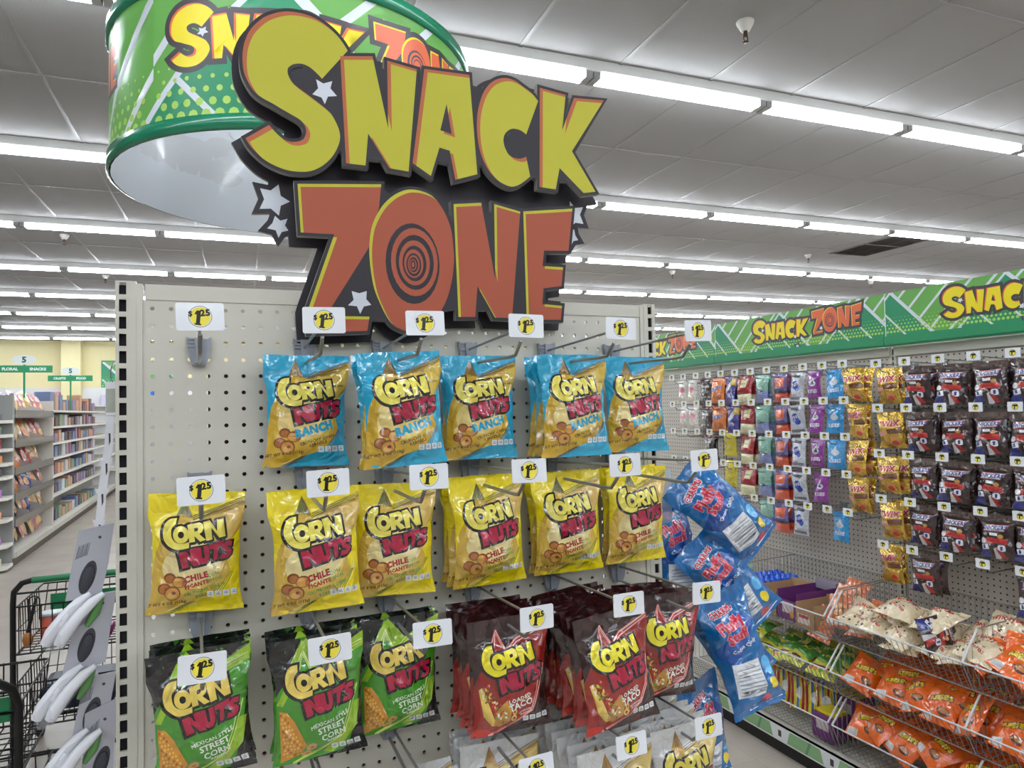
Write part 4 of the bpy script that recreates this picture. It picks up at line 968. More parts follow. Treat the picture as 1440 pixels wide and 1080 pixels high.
# ---------------------------------------------------------------- wire dump bins
wire = mat('bin_wire', (150, 146, 142), rough=.35, metal=.5); wirew = mat('bin_wire_white', (214, 214, 216), rough=.4)
TIER = [(.645, .753, .872, 'top'), (.415, .520, .635, 'middle'), (.160, .290, .400, 'lowest')]
BXF, BXL, BXS, BXB = 2.60, 2.545, 2.635, 2.985
def wire_bin(y0, y1, tier, lab, ndiv):
    zf, zl, zt, _ = TIER[tier]
    t = thing('wire_bin', lab, 'basket', group='wire dump bins on the candy wall')
    rw, rr = .0013, .0026
    n = int((y1-y0)/IN)
    b = MB(); f = MB(); fl = MB()
    for k in range(1, n):
        y = y0+(y1-y0)*k/n
        b.tube([(BXB, y, zf), (BXB, y, zt)], rw, 3, caps=False); f.tube([(BXF, y, zf), (BXL, y, zl)], rw, 3, caps=False); fl.tube([(BXF, y, zf), (BXB, y, zf)], rw, 3, caps=False)
    b.tube([(BXB, y0, zf), (BXB, y1, zf)], rr, 5); f.tube([(BXF, y0, zf), (BXF, y1, zf)], rr, 5)
    for q in (.33, .66): b.tube([(BXB, y0, zf+(zt-zf)*q), (BXB, y1, zf+(zt-zf)*q)], rw*1.2, 4)
    for q in (.25, .5, .75): fl.tube([(BXF+(BXB-BXF)*q, y0, zf), (BXF+(BXB-BXF)*q, y1, zf)], rw*1.2, 4)
    obj('back_grid', b, t, wire); obj('front_grid', f, t, wire); obj('floor_grid', fl, t, wire)
    obj('front_rail', MB().tube([(BXL, y0, zl), (BXL, y1, zl)], .0034, 6), t, wirew); obj('back_rail', MB().tube([(BXB, y0, zt), (BXB, y1, zt)], rr, 6), t, wire)
    def side(y, name, m):
        g = MB(); out = [(BXF, y, zf), (BXL, y, zl), (BXS, y, zt-.012), (BXB, y, zt)]
        g.tube(out[:2], rr, 5); g.tube(out[2:], rr, 5); g.tube([(BXF, y, zf), (BXB, y, zf)], rr, 5)
        for k in range(1, 15):
            x = BXL+(BXB-BXL)*k/15; top = zl+(zt-.012-zl)*min((x-BXL)/(BXS-BXL), 1); bot = zf if x > BXF else zl-(zl-zf)*(x-BXL)/(BXF-BXL)
            g.tube([(x, y, bot), (x, y, top)], rw, 3, caps=False)
        s = obj(name, g, t, m); obj('sloped_bar', MB().tube([(BXL, y, zl), (BXS, y, zt-.012)], .0042, 6), s, wirew)
    side(y0, 'side_grid', wire); side(y1, 'side_grid', wire)
    for k in range(1, ndiv+1): side(y0+(y1-y0)*k/(ndiv+1), 'divider', wire)
    return t
BIN = {}
for k, (y1, y0) in enumerate(SEC[:2]):
    for ti in range(3): wire_bin(y0+.012, y1-.012, ti, '%s wire bin of the %s candy section' % (TIER[ti][3], SECN[k]), 1)
# ---------------------------------------------------------------- contents of the bins
def L_reese(a, W, H):
    T(a, "REESE'S", .5*W, .52*H, .025, film('cup_yellow', (240, 206, 40)), .25, .07, .0045, film('cup_brown', (84, 44, 30)))
    a.add([ell(.68*W, .28*H, .17*W, .1*H, 10)], film('cup_brown', (84, 44, 30))); a.add([ell(.68*W, .30*H, .13*W, .06*H, 10)], film('cup_tan', (190, 120, 60))); a.add([rect(.06*W, .05*H, .36*W, .2*H)], film('cup_white', (218, 214, 214)))
def L_whop(a, W, H):
    T(a, 'WHOPPERS', .5*W, .62*H, .0225, film('malt_red', (186, 44, 48)), .12, .08); T(a, 'WHOPPERS', .52*W, .20*H, .013, film('malt_red', (186, 44, 48)), -.2, .06)
    q = random.Random(2); m = film('malt_brown', (84, 54, 42))
    for k in range(16): a.add([ell(q.uniform(.1, .9)*W, q.uniform(.08, .92)*H, .035*W, .022*H, 7)], m)
    a.add([ell(.4*W, .42*H, .07*W, .04*H, 10), ell(.4*W, .42*H, .05*W, .028*H, 10)], m)
def L_sour(a, W, H):
    g = film('sour_green', (70, 140, 50)); a.add([[(0, .5*H), (W, .35*H), (W, .75*H), (0, .9*H)]], g); T(a, 'SOUR', .45*W, .62*H, .026, film('sour_yellow', (232, 224, 70)), .1, .07); a.add([rect(.1*W, .2*H, .8*W, .26*H)], film('sour_plum', (120, 40, 80)))
    for k in range(5): a.add([ell((.15+.17*k)*W, .14*H, .07*W, .05*H, 7)], film('sour_mix%d' % k, [(190, 60, 60), (230, 150, 50), (90, 150, 60), (200, 190, 70), (90, 110, 60)][k]))
def L_capri(a, W, H):
    a.add([ell(.5*W, .55*H, .34*W, .2*H, 12)], film('tan_print', (226, 170, 110))); a.add([rect(.1*W, .1*H, .9*W, .22*H)], film('tan_white', (222, 206, 196))); T(a, 'CARAMEL', .5*W, .52*H, .017, film('tan_red', (150, 50, 30)), .1, .05)
KIND.update(reese=(simple_bag('cup_orange', .142, .165, (240, 104, 20), L_reese, 1.4, .026, vari=3, wr=2), 'orange peanut butter cup bag'),
    whop=(simple_bag('malt_cream', .165, .18, (228, 208, 172), L_whop, 2.4, .040, vari=3, wr=2), 'cream malted ball bag'),
    sour=(simple_bag('sour_lime', .15, .17, (206, 206, 60), L_sour, 3.4, .022, vari=2, wr=2), 'green yellow sour candy bag'),
    capri=(simple_bag('caramel_tan', .12, .16, (206, 106, 56), L_capri, 5.4, .014, vari=2, wr=2), 'orange brown caramel packet'))
rb = random.Random(5)
def lay(kind, x, y, z, rx, ry=0, rz=0, where=''):
    global seq
    me, desc = KIND[kind]; o = obj('candy_bag', me[seq % len(me)]); seq += 1
    hh = -min(v.co.z for v in me[0].vertices)
    x = min(max(x, 2.60+hh*math.sin(abs(rx))), 2.96)   # wholly behind the front wires
    o.location = (x, y, z); o.rotation_euler = (rx, ry, -PI/2+rz); tag(o, '%s, %s' % (desc, where), 'candy bag', 'loose bags in the bins: '+desc)
# orange cup bags: leaning rows (x, y, z of the top edge, lean, twist)
for tn, zt, ya, yb, nn in (('lowest near bin', .345, 1.09, .30, 20), ('middle near bin', .555, 1.09, .30, 20), ('top near bin', .80, .50, .20, 11)):
    for n in range(nn):
        layer = n % 3; f = (n+.5)/nn
        lay('reese', 2.70+.085*layer+rb.uniform(-.015, .015), ya+(yb-ya)*f+rb.uniform(-.02, .02), zt+.022*layer+rb.uniform(-.012, .018), -.95+.18*layer+rb.uniform(-.18, .18), rb.uniform(-.4, .4), rb.uniform(-.45, .45), '%s in order in the %s' % (NTH[n], tn))
for n, (x, y, z, rx, ry, rz) in enumerate([(2.74, 1.04, .735, -1.45, .1, .2), (2.86, 1.02, .76, -1.3, -.2, -.1), (2.73, .86, .745, -1.4, .2, -.3), (2.87, .82, .785, -1.3, 0, .3), (2.74, .66, .755, -1.35, -.2, .2), (2.88, .64, .80, -1.1, .1, -.2), (2.80, .94, .835, -1.35, .15, .15), (2.79, .76, .84, -1.3, -.1, -.2), (2.87, .56, .86, -1.0, .1, .1), (2.73, .55, .80, -1.2, .1, -.1), (2.76, 1.10, .78, -1.2, .4, .3), (2.78, .90, .70, -1.5, 0, .1), (2.78, .72, .71, -1.5, .1, -.1), (2.82, .50, .74, -1.4, -.2, .2)]):
    lay('whop', x, y, z, rx, ry, rz, '%s of the heap in the top near bin' % NTH[n])
lay('snick', 2.69, .74, .795, -1.3, 1.2, .2, 'lying on the cream bags')
for n, (x, y, z, rx, rz) in enumerate([(2.72, 1.66, .50, -1.2, .3), (2.80, 1.60, .53, -1.1, -.1), (2.72, 1.54, .51, -1.15, .1), (2.82, 1.48, .54, -1.0, .3), (2.71, 1.42, .51, -1.2, -.2), (2.80, 1.35, .54, -1.0, .2), (2.71, 1.30, .51, -1.15, .2), (2.80, 1.24, .55, -.9, 0), (2.73, 1.72, .56, -1.2, 0)]):
    lay('sour', x, y, z, rx, rb.uniform(-.25, .25), rz, '%s of the pile in the middle tier bin' % NTH[n])
for n, (x, y, z, rx, rz) in enumerate([(2.66, 1.27, .73, -.7, .1), (2.72, 1.24, .80, -.6, .3), (2.78, 1.26, .83, -.5, -.2), (2.84, 1.25, .85, -.45, .2), (2.69, 1.10, .75, -1.2, .2), (2.80, 1.11, .80, -1.0, -.2)]):
    lay('capri', x, y, z, rx, rb.uniform(-.2, .2), rz, '%s by the top bin dividers' % NTH[n])
# cartons and trays
card = mat('carton_brown', (176, 142, 104), rough=.8)
def carton(lab, x0, x1, y0, y1, z0, h, m, art=None, lid=None, cut=.0):
    t = thing('display_carton', lab, 'box', ((x0+x1)/2, (y0+y1)/2, z0))
    a, b = (x1-x0)/2, (y1-y0)/2; th = .004
    g = MB().box(-a, a, -b, b, 0, th).box(a-th, a, -b, b, th, h).box(-a, a, -b, -b+th, th, h*.9).box(-a, a, b-th, b, th, h*.9).box(-a, -a+th, -b, b, th, h*.62)
    obj('tray', g, t, m)
    if art: obj('front_print', flat_mesh('front_print', art(2*b, h*.62), rect(0, 0, 2*b, h*.62), lambda u, v, d: (-a-.0006+d, b-u, v)), t)
    if lid: obj('lid', MB().box(a-.06, a+.0, -b, b, h, h+.004).box(a-.06, a-.056, -b, b, h*.75, h), t, lid)
    return t
pur = mat('carton_purple', (110, 52, 116), rough=.5); lab_y = mat('carton_yellow', (226, 204, 40), rough=.5)
def art_brown(W, H):
    a = Art(card); a.add([rect(.1*W, .2*H, .75*W, .8*H)], mat('carton_label', (222, 214, 206), rough=.5)); a.add([rect(.15*W, .55*H, .7*W, .75*H)], mat('carton_red', (190, 60, 60), rough=.5)); return a
def art_purp(W, H):
    a = Art(pur); a.add([rect(.25*W, .35*H, .8*W, .9*H)], mat('carton_label2', (210, 196, 200), rough=.5)); a.add([ell(.7*W, .3*H, .1*W, .2*H, 10)], mat('carton_gold', (214, 160, 60), rough=.5)); return a
carton('brown open carton of candy in the top bin of the middle section', 2.62, 2.86, 1.55, 1.69, .65, .135, card, art_brown)
carton('purple carton with grey lid in the top bin of the middle section', 2.62, 2.93, 1.41, 1.54, .65, .15, pur, art_purp, mat('carton_grey', (150, 140, 156), rough=.6))
carton('brown carton of packets at the right end of the top middle bin', 2.60, 2.80, 1.29, 1.40, .65, .12, card, art_brown)
blu = mat('ball_blue', (26, 92, 214), rough=.25, coat=.4)
for j, y in enumerate((1.735, 1.83)):
    t = thing('candy_ball_tray', ['tray of blue candy balls next to the brown carton', 'tray of blue candy balls farther from the brown carton'][j], 'candy tray', (2.78, y, .652), 'trays of blue candy balls')
    obj('tray', MB().bbox(-.15, .15, -.04, .04, 0, .10, .004), t, mat('tray_blue', (60, 104, 200), rough=.3))
    g = MB()
    b0 = None
    for k in range(8):
        bm_ = MB().lathe([(.0, -.018), (.0128, -.0128), (.018, 0), (.0128, .0128), (0, .018)], (-.13+.037*k, 0, .116), 10)
        for q in (-.02, .02):
            o = obj('candy_ball', bm_ if False else MB().lathe([(.0, -.018), (.0128, -.0128), (.018, 0), (.0128, .0128), (0, .018)], (-.13+.037*k, q, .116), 10), t, blu)
lavp = KIND['teal'][0]
for n, (x, y, z) in enumerate(((2.80, 1.96, .80), (2.84, 2.10, .82), (2.76, 2.05, .78))):
    lay('teal' if n != 2 else 'yell', x, y, z, -1.2, .1, .2, '%s behind the blue ball trays' % NTH[n])
t = None
def L_combo(a, W, H):
    for k in range(4): a.add([rect((.05+.25*k)*W, 0, (.16+.25*k)*W, H)], film('combo_%d' % (k % 2), [(190, 40, 40), (60, 110, 180)][k % 2]))
    a.add([ell(.5*W, .5*H, .25*W, .2*H, 10)], film('combo_white', (228, 226, 220)))
KIND['combo'] = (simple_bag('combo_yellow', .10, .145, (230, 206, 40), L_combo, 6.4, .010, vari=2), 'yellow red striped packet')
for n in range(16): lay('combo', 2.72+.02*(n % 2), 2.06-.046*n, .335+.004*(n % 3), -.42+.02*(n % 3), 0, .75, '%s of the leaning row in a lowest bin' % NTH[n])
for j, (x, y, z) in enumerate(((2.615, 1.22, .165), (2.76, 1.22, .165))):
    t = thing('purple_carton', ['front purple carton with yellow window in the lowest middle bin', 'rear purple carton with yellow window in the lowest middle bin'][j], 'box', (x, y, z), 'purple cartons with yellow window')
    hgt = .105 if j == 0 else .16
    obj('box_body', MB().bbox(0, .12, 0, .12, 0, hgt, .002), t, pur); obj('yellow_pouch', MB().bbox(.015, .105, .01, .11, hgt-.0, hgt+.018, .006), t, lab_y)
    obj('window_print', MB().box(-.001, -.0002, .025, .095, hgt*.4, hgt*.85), t, mat('carton_label2', (210, 196, 200), rough=.5))

# ---------------------------------------------------------------- blue cotton candy bags clipped to the right flank of the endcap
clear = mat('clear_plastic', (214, 228, 240), rough=.12, alpha=.35, coat=.4)
def L_fluff(a, W, H):
    pk, wt, rd = film('fluff_pink', (236, 130, 150), rough=.3), film('fluff_white', (236, 238, 242)), film('fluff_red', (214, 34, 66))
    a.add([[(0, .55*H), (.7*W, .8*H), (.9*W, .7*H), (.2*W, .4*H)]], film('fluff_deep', (14, 84, 168)))
    T(a, 'CHARMS', .42*W, .82*H, .013, rd, .12, .05, .0016, wt)
    T(a, 'Fluffy', .44*W, .71*H, .024, rd, .18, .05, .002, film('fluff_halo', (240, 170, 180))); T(a, 'Stuff', .48*W, .615*H, .024, rd, .18, .05, .002, film('fluff_halo', (240, 170, 180)))
    T(a, 'Cotton Candy', .52*W, .54*H, .010, wt, .12, .03)
    a.add([[(.10*W, .18*H), (.62*W, .14*H), (.70*W, .42*H), (.16*W, .45*H)]], wt)
    g = film('fluff_ink', (168, 172, 182))
    for k in range(8): a.add([[((.15+.006*k)*W, (.195+.028*k)*H), ((.62+.005*k)*W, (.165+.028*k)*H), ((.62+.005*k)*W, (.173+.028*k)*H), ((.15+.006*k)*W, (.203+.028*k)*H)]], g)
    a.add([ell(.80*W, .20*H, .085*W, .05*H, 12)], film('fluff_yellow', (240, 212, 30))); a.add([ell(.62*W, .08*H, .10*W, .05*H, 12)], film('fluff_berry', (206, 60, 70))); a.add([ell(.84*W, .34*H, .10*W, .07*H, 10)], film('fluff_sky', (90, 180, 236)))
    a.add([rect(.3*W, .03*H, .95*W, .04*H)], wt)
FL = simple_bag('fluff_blue', .115, .225, (0, 104, 172), L_fluff, 2.9, .030, step=.009, vari=3, wr=2.2)
KIND['fluff'] = (FL, 'blue cotton candy bag')
for n, (x, y, z, ry, rz, rx, lab) in enumerate([
    (.925, -.035, 1.555, -.84, -.15, -.05, 'swung out to the side, topmost on the right flank'),
    (.925, .020, 1.500, -.12, .1, 0, 'hanging straight behind the topmost swung one'),
    (.952, -.030, 1.425, -.72, -.2, -.05, 'swung out to the side, second from top'),
    (.962, -.020, 1.320, -.60, -.2, 0, 'swung out to the side, third from top'),
    (.958, -.095, 1.335, -.28, -.1, -.1, 'in front, tag of the third row across its top'),
    (.945, -.02, 1.150, -.25, .15, 0, 'lowest, partly behind the white corn bags')]):
    o = obj('cotton_candy_bag', FL[n % 3]); tag(o, 'blue cotton candy bag '+lab, 'candy bag', 'blue cotton candy bags')
    o.location = (x, y, z); o.rotation_euler = (rx, ry, rz)
t = thing('clip_strip', 'clear plastic clip strip holding the blue cotton candy bags', 'display strip', (.898, .012, 1.2))
obj('strip', MB().box(-.008, .030, -.001, .001, -.25, .37), t, clear)
g = MB()
for k in range(7): g.tube([(.006, -.003, .32-.085*k), (.010, -.008, .315-.085*k), (.018, -.003, .30-.085*k)], .0015, 5)
obj('clip', g, t, mat('clip_plastic', (200, 206, 214), rough=.3))

# ---------------------------------------------------------------- white clip strip with carded kitchen clips on the left flank
wp = mat('white_plastic', (226, 226, 232), rough=.35, coat=.3); cgrey = mat('card_grey', (170, 170, 178), rough=.35, coat=.5); cdark = mat('card_charcoal', (56, 56, 64), rough=.5); cbar = mat('card_bars', (96, 96, 102), rough=.5)
t = thing('clip_strip', 'white clip strip with notched tabs hanging beside the left upright', 'display strip')
pts = [(-.0545, 1.748), (-.060, 1.66), (-.068, 1.592), (-.073, 1.53), (-.079, 1.44), (-.083, 1.30), (-.084, 1.15)]
g = MB()
for (x0, z0), (x1, z1) in zip(pts, pts[1:]):
    g.add([(x0-.0055, .022, z0), (x0+.0055, .022, z0), (x1+.0055, .022, z1), (x1-.0055, .022, z1), (x0-.0055, .0235, z0), (x0+.0055, .0235, z0), (x1+.0055, .0235, z1), (x1-.0055, .0235, z1)], [(0, 3, 2, 1), (4, 5, 6, 7), (0, 4, 7, 3), (1, 2, 6, 5), (0, 1, 5, 4)])
def on_strip(z):
    for (x0, z0), (x1, z1) in zip(pts, pts[1:]):
        if z1 <= z <= z0: return x0+(x1-x0)*(z0-z)/(z0-z1)
    return pts[-1][0]
for k in range(12):
    z = 1.68-.0445*k; x = on_strip(z)
    g.prism([(x-.0095, z+.004), (x-.0055, z+.003), (x-.0055, z-.006), (x-.0075, z-.004)], 'y', .022, .0235); g.prism([(x+.0095, z+.006), (x+.0055, z+.003), (x+.0055, z-.006), (x+.0075, z-.002)], 'y', .022, .0235)
    g.prism([(x-.0012, z-.004), (x+.0012, z-.004), (x+.0014, z-.016), (x-.0006, z-.022)], 'y', .0214, .0222, 1)
obj('strip', g, t, [wp, cdark])
obj('header_tag', MB().bbox(-.064, -.0495, .020, .0225, 1.702, 1.752, .001).box(-.063, -.0505, .0192, .020, 1.707, 1.742, 1), t, [wp, mat('tag_sage', (168, 172, 160), rough=.5)])
obj('wire_hook', MB().tube([(-.050+.007*math.cos(a), .021, 1.766+.017*math.sin(a)) for a in [-PI/2-.2*k for k in range(24)]], .0009, 5), t, hookm)
CARDS = [([(-.097, 1.537), (-.052, 1.544), (-.060, 1.485), (-.069, 1.442), (-.114, 1.437), (-.103, 1.502)], (-.086, 1.469), [(-.097, 1.514), (-.083, 1.519)], (-.112, 1.412), 'first'),
         ([(-.092, 1.442), (-.049, 1.446), (-.056, 1.40), (-.063, 1.345), (-.118, 1.332), (-.107, 1.381)], (-.087, 1.373), [(-.093, 1.419), (-.079, 1.424)], (-.122, 1.312), 'second'),
         ([(-.089, 1.327), (-.049, 1.331), (-.056, 1.29), (-.063, 1.245), (-.112, 1.206), (-.100, 1.269)], (-.080, 1.275), [(-.092, 1.309), (-.078, 1.314)], (-.114, 1.222), 'third'),
         ([(-.088, 1.278), (-.046, 1.294), (-.050, 1.24), (-.054, 1.188), (-.094, 1.180), (-.090, 1.23)], (-.068, 1.205), [(-.085, 1.255), (-.070, 1.268)], (-.118, 1.13), 'lowest'),
         ]
for n, (poly, ov, bars, pr, w_) in enumerate(CARDS):
    y = .016-.0035*n
    c = thing('carded_kitchen_clip', 'grey carded white kitchen clip, %s down the white clip strip' % w_, 'kitchen clip', (0, 0, 0), 'carded kitchen clips on the clip strip')
    a = Art(cgrey); a.add([ell(ov[0], ov[1], .0095, .024, 22, -.30)], cdark)
    (bx0, bz0), (bx1, bz1) = bars
    for k in range(9):
        f = k/8; x = bx0+(bx1-bx0)*f; z = bz0+(bz1-bz0)*f
        a.add([[(x, z), (x+.0006+.0006*((k*7) % 3 == 0), z), (x-.0034, z-.0185), (x-.0046, z-.0185)]], cbar)
    a.add([ell((poly[0][0]+poly[1][0])/2+.004, poly[0][1]-.012, .0022, n=8)], cdark)
    me = flat_mesh('card', a, poly, lambda u, v, d: (u, y+d, v), step=.02, thick=.0012, edge=cgrey); obj('card', me, c)
    gr = obj('black_grip', MB().lathe([(0, -.0024), (.0085, -.0018), (.0095, 0), (.0085, .0008)], (0, 0, 0), 20, axis='y'), c, cdark)
    gr.location = (ov[0]-.001, y-.0003, ov[1]-.004); gr.scale = (.85, .8, 2.2); gr.rotation_euler = (0, .30, 0)
    x, z = pr
    q = MB()
    for dx, dy, rr_ in ((-.004, 0, .9), (.014, -.010, .9)):
        q.tube([(x+.034+dx, y-.004+dy, z+.034), (x+.020+dx, y-.007+dy, z+.024), (x+.004+dx, y-.010+dy, z+.008), (x-.012+dx, y-.010+dy, z-.014), (x-.020+dx, y-.008+dy, z-.030)], [.004*rr_, .008*rr_, .009*rr_, .0105*rr_, .008*rr_], 10)
    q.tube([(x+.006, y-.018, z+.012), (x-.004, y-.018, z-.004)], .004, 8)
    obj('white_clip', q, c, wp)
    obj('green_insert', MB().tube([(x+.044, y-.003, z+.026), (x+.036, y-.006, z+.006), (x+.026, y-.006, z-.012)], [.004, .007, .003], 8), c, mat('insert_green', (96, 150, 84), rough=.4, coat=.3))
    obj('clear_blister', MB().tube([(x+.038, y-.004, z+.030), (x+.016, y-.012, z+.010), (x-.014, y-.014, z-.030), (x-.020, y-.010, z-.042)], [.004, .014, .015, .004], 10), c, mat('blister_clear', (226, 228, 234), rough=.1, alpha=.18, coat=.5))

# ---------------------------------------------------------------- two-tier shopping carts
bw = mat('cart_wire', (30, 29, 30), rough=.4, spec=.4); gpl = mat('cart_green', (24, 122, 74), rough=.4)
def cart(lab):
    t = thing('shopping_cart', lab, 'shopping cart', group='two-tier shopping carts')
    x0, x1 = -.265, .265
    fr = MB()
    for x in (x0, x1):
        s = 1 if x > 0 else -1
        fr.tube([(x, .62, .10), (x, .10, .10), (x, .03, .14), (x, .02, .84), (x-.01*s, -.01, .90), (x-.05*s, -.045, .945), (x-.09*s, -.05, .955)], .013, 8)
    fr.tube([(x0, .60, .10), (x1, .60, .10)], .012, 8).tube([(x0, .05, .12), (x1, .05, .12)], .010, 8)
    obj('frame', fr, t, bw)
    obj('handle', MB().tube([(x0+.09, -.05, .955), (x1-.09, -.05, .955)], .0155, 10), t, gpl)
    obj('crossbar', MB().tube([(x0, .02, .885), (x1, .02, .885)], .005, 6).tube([(-.06, .02, .885)]+[(-.06+.03-.03*math.cos(a), .02, .885+.03*math.sin(a)) for a in [k*PI/8 for k in range(9)]], .0035, 6).tube([(-.2, .0, .76)]+[(-.2+.022-.022*math.cos(a), .0, .85+.02*math.sin(a)) for a in [k*PI/8 for k in range(9)]]+[(-.156, .0, .76)], .0035, 6), t, bw)
    obj('seat_flap', MB().bbox(-.12, .24, .035, .043, .79, .865, .003), t, gpl)
    def basket(name, zb, zt, yf):
        g = MB(); r = .0026
        for x in [x0+.02+(x1-x0-.04)*k/11 for k in range(12)]:
            g.tube([(x, .03, zt), (x, .04, zb), (x, yf-.04, zb), (x*.92, yf, zt)], r, 4)
        for z, a, rr_ in ((zt, 0, .0045), (zb+(zt-zb)*.5, .02, r), (zb, .02, .0045)):
            g.tube([(x0+.01, .03, z), (x1-.01, .03, z), (x1*.92, yf-.02, z), (x0*.92, yf-.02, z), (x0+.01, .03, z)], rr_, 5)
        for k in range(1, 10):
            y = .04+(yf-.08)*k/10
            g.tube([(x0+.012, y, zt), (x0+.02, y, zb), (x1-.02, y, zb), (x1-.012, y, zt)], r, 4)
        obj(name, g, t, bw)
    basket('upper_basket', .60, .82, .55); basket('lower_basket', .26, .46, .62)
    for x in (x0, x1):
        for y in (.08, .58):
            w_ = obj('caster', MB().lathe([(.0, -.014), (.05, -.014), (.055, 0), (.05, .014), (0, .014)], (x, y, .055), 16, axis='x').box(x-.020, x+.020, y-.02, y+.02, .075, .10), t, blackm)
    return t
c1 = cart('black two-tier shopping cart with green handle standing past the left upright'); c1.location = (-.535, 2.75, 0)
c2 = copy_tree(c1, 'black two-tier shopping cart nearer the camera, only its green handle end in view'); c2.location = (-.735, 1.36, .035); 
c2.location.z = 0
def cyl_thing(name, lab, cat, x, y, z, r, h, cols, parts):
    t = thing(name, lab, cat, (x, y, z))
    obj(parts[0], MB().lathe([(0, 0), (r*.95, 0), (r, .01), (r, h-.012), (r*.97, h-.01)], n=24), t, cols[0])
    obj(parts[1], MB().lathe([(r*.97, h-.012), (r*1.04, h-.012), (r*1.04, h), (r*.9, h+.002), (0, h+.002)], n=24), t, cols[1])
    return t
cyl_thing('food_tub', 'white-lidded tub with red label in the upper cart basket', 'food container', -.665, 2.90, .605, .052, .15, (mat('tub_red', (196, 92, 70), rough=.4), mat('tub_lid', (214, 216, 222), rough=.35)), ('tub', 'lid'))
t = thing('wooden_spoon', 'wooden spoon with black handle leaning in the upper cart basket', 'utensil', (-.755, 2.835, .61))
obj('spoon_bowl', MB().lathe([(0, -.035), (.016, -.028), (.024, 0), (.018, .024), (.005, .036)], (0, 0, .04), 12), t, mat('spoon_wood', (196, 128, 66), rough=.6))
obj('spoon_handle', MB().tube([(0, 0, .07), (.012, 0, .14), (.03, .02, .23)], [.007, .009, .006], 8), t, blackm)
o = obj('navy_package', MB().bbox(-.16, .16, -.12, .12, 0, .13, .03), None, mat('package_navy', (28, 34, 62), rough=.4, var=.2)); o.location = (-.56, 3.02, .268); tag(o, 'dark navy package lying in the lower cart basket', 'package')
o = obj('magenta_package', MB().bbox(-.07, .07, -.05, .05, 0, .05, .012), None, mat('package_magenta', (150, 30, 110), rough=.4)); o.location = (-.48, 2.95, .607); tag(o, 'small magenta package lying in the upper cart basket', 'package')

# ---------------------------------------------------------------- aisle gondola on the left, with its end shelves, chip racks and shelves
wht = mat('shelf_white', (226, 222, 212), rough=.45); meshm = mat('mesh_grey', (150, 150, 146), rough=.6); brn = mat('tray_front', (84, 72, 66), rough=.3, coat=.4)
ag = thing('aisle_gondola', 'long white aisle gondola beyond the shopping carts', 'shelving')
AX = -2.08
obj('spine', MB().box(-2.62, -2.58, 8.55, 17.3, .1, 1.97), ag, meshm)
obj('base_deck', MB().box(-3.1, AX, 8.55, 17.3, .10, .16), ag, wht); obj('kick_plate', MB().box(-3.06, AX-.03, 8.55, 17.28, 0, .10), ag, mat('kick_brown', (78, 66, 58), rough=.6))
obj('deck_edge', MB().box(AX, AX+.006, 8.55, 17.3, .105, .165), ag, mat('edge_grey', (188, 184, 176), rough=.5))
obj('side_panel', MB().box(-2.60, -2.14, 8.52, 8.545, .1, 1.98), ag, meshm)
obj('upright', MB().box(-2.14, -2.10, 8.50, 8.55, .1, 2.0), ag, mat('upright_grey', (150, 152, 152), rough=.5))
for z in (1.82, 1.58, 1.34, 1.12, .86, .58): obj('shelf', MB().box(-2.58, AX-.05, 10.75, 17.2, z-.03, z), ag, wht)
obj('upright', MB().box(-2.58, -2.12, 10.70, 10.73, .16, 1.95), ag, wht)
# sloped chip trays
TRZ = [1.73, 1.38, 1.06, .76, .46]
for k, z in enumerate(TRZ):
    t = thing('chip_tray', 'brown-fronted chip tray, %s from the top of the left aisle rack' % NTH[k], 'shelf tray', (-2.3, 8.6, z))
    obj('tray_floor', MB().prism([(-.24, .10), (.20, -.01), (.20, -.018), (-.24, .092)], 'y', 0, 2.05), t, meshm)
    obj('tray_front', MB().box(.195, .20, 0, 2.05, -.015, .075), t, brn)
    for y in (.68, 1.36): obj('divider', MB().prism([(-.22, .1), (.19, 0), (.19, .10), (-.22, .24)], 'y', y, y+.006), t, mat('divider_clear', (206, 206, 206), rough=.3, alpha=.5))
def L_chip(c2, c3):
    def f(a, W, H):
        a.add([ell(.5*W, .62*H, .36*W, .14*H, 12)], film('chip_%d' % sum(c2), c2)); a.add([ell(.5*W, .28*H, .34*W, .17*H, 9)], film('chip_%d' % sum(c3), c3))
    return f
CH = [simple_bag('chip_violet', .24, .33, (96, 50, 150), L_chip((214, 200, 230), (232, 160, 60)), 1.2, .04, step=.05, vari=1), simple_bag('chip_gold', .24, .33, (196, 150, 70), L_chip((230, 210, 150), (150, 90, 50)), 2.2, .04, step=.05, vari=1),
      simple_bag('chip_red', .24, .33, (176, 50, 60), L_chip((232, 200, 190), (220, 170, 90)), 3.2, .04, step=.05, vari=1), simple_bag('chip_blue', .24, .33, (40, 60, 160), L_chip((210, 214, 232), (230, 150, 50)), 4.2, .04, step=.05, vari=1), simple_bag('chip_orange', .24, .33, (226, 120, 50), L_chip((240, 210, 170), (190, 90, 40)), 5.2, .04, step=.05, vari=1)]
CHN = ['violet', 'gold', 'red', 'blue', 'orange']
SEQ = [(0, 0, 1, 2, 2, 1, 2, 2), (0, 0, 1, 1, 4, 1, 2, 2), (3, 3, 4, 4, 2, 2, 4, 1), (3, 1, 4, 2, 3, 3, 4, 2), (3, 3, 2, 1, 2, 3, 1, 1)]
for k, z in enumerate(TRZ+[.16]):
    for j in range(8):
        ci = SEQ[k % 5][j]; o = obj('chip_bag', CH[ci][0])
        tag(o, '%s chip bag, %s along the %s tray of the left aisle rack' % (CHN[ci], NTH[j], NTH[k] if k < 5 else 'floor level'), 'chip bag', 'chip bags on the left aisle rack')
        o.location = (-2.36+rc.uniform(-.02, .02), 8.75+.25*j, z+.325); o.rotation_euler = (-.42, rc.uniform(-.2, .2), PI/2+rc.uniform(-.2, .3))
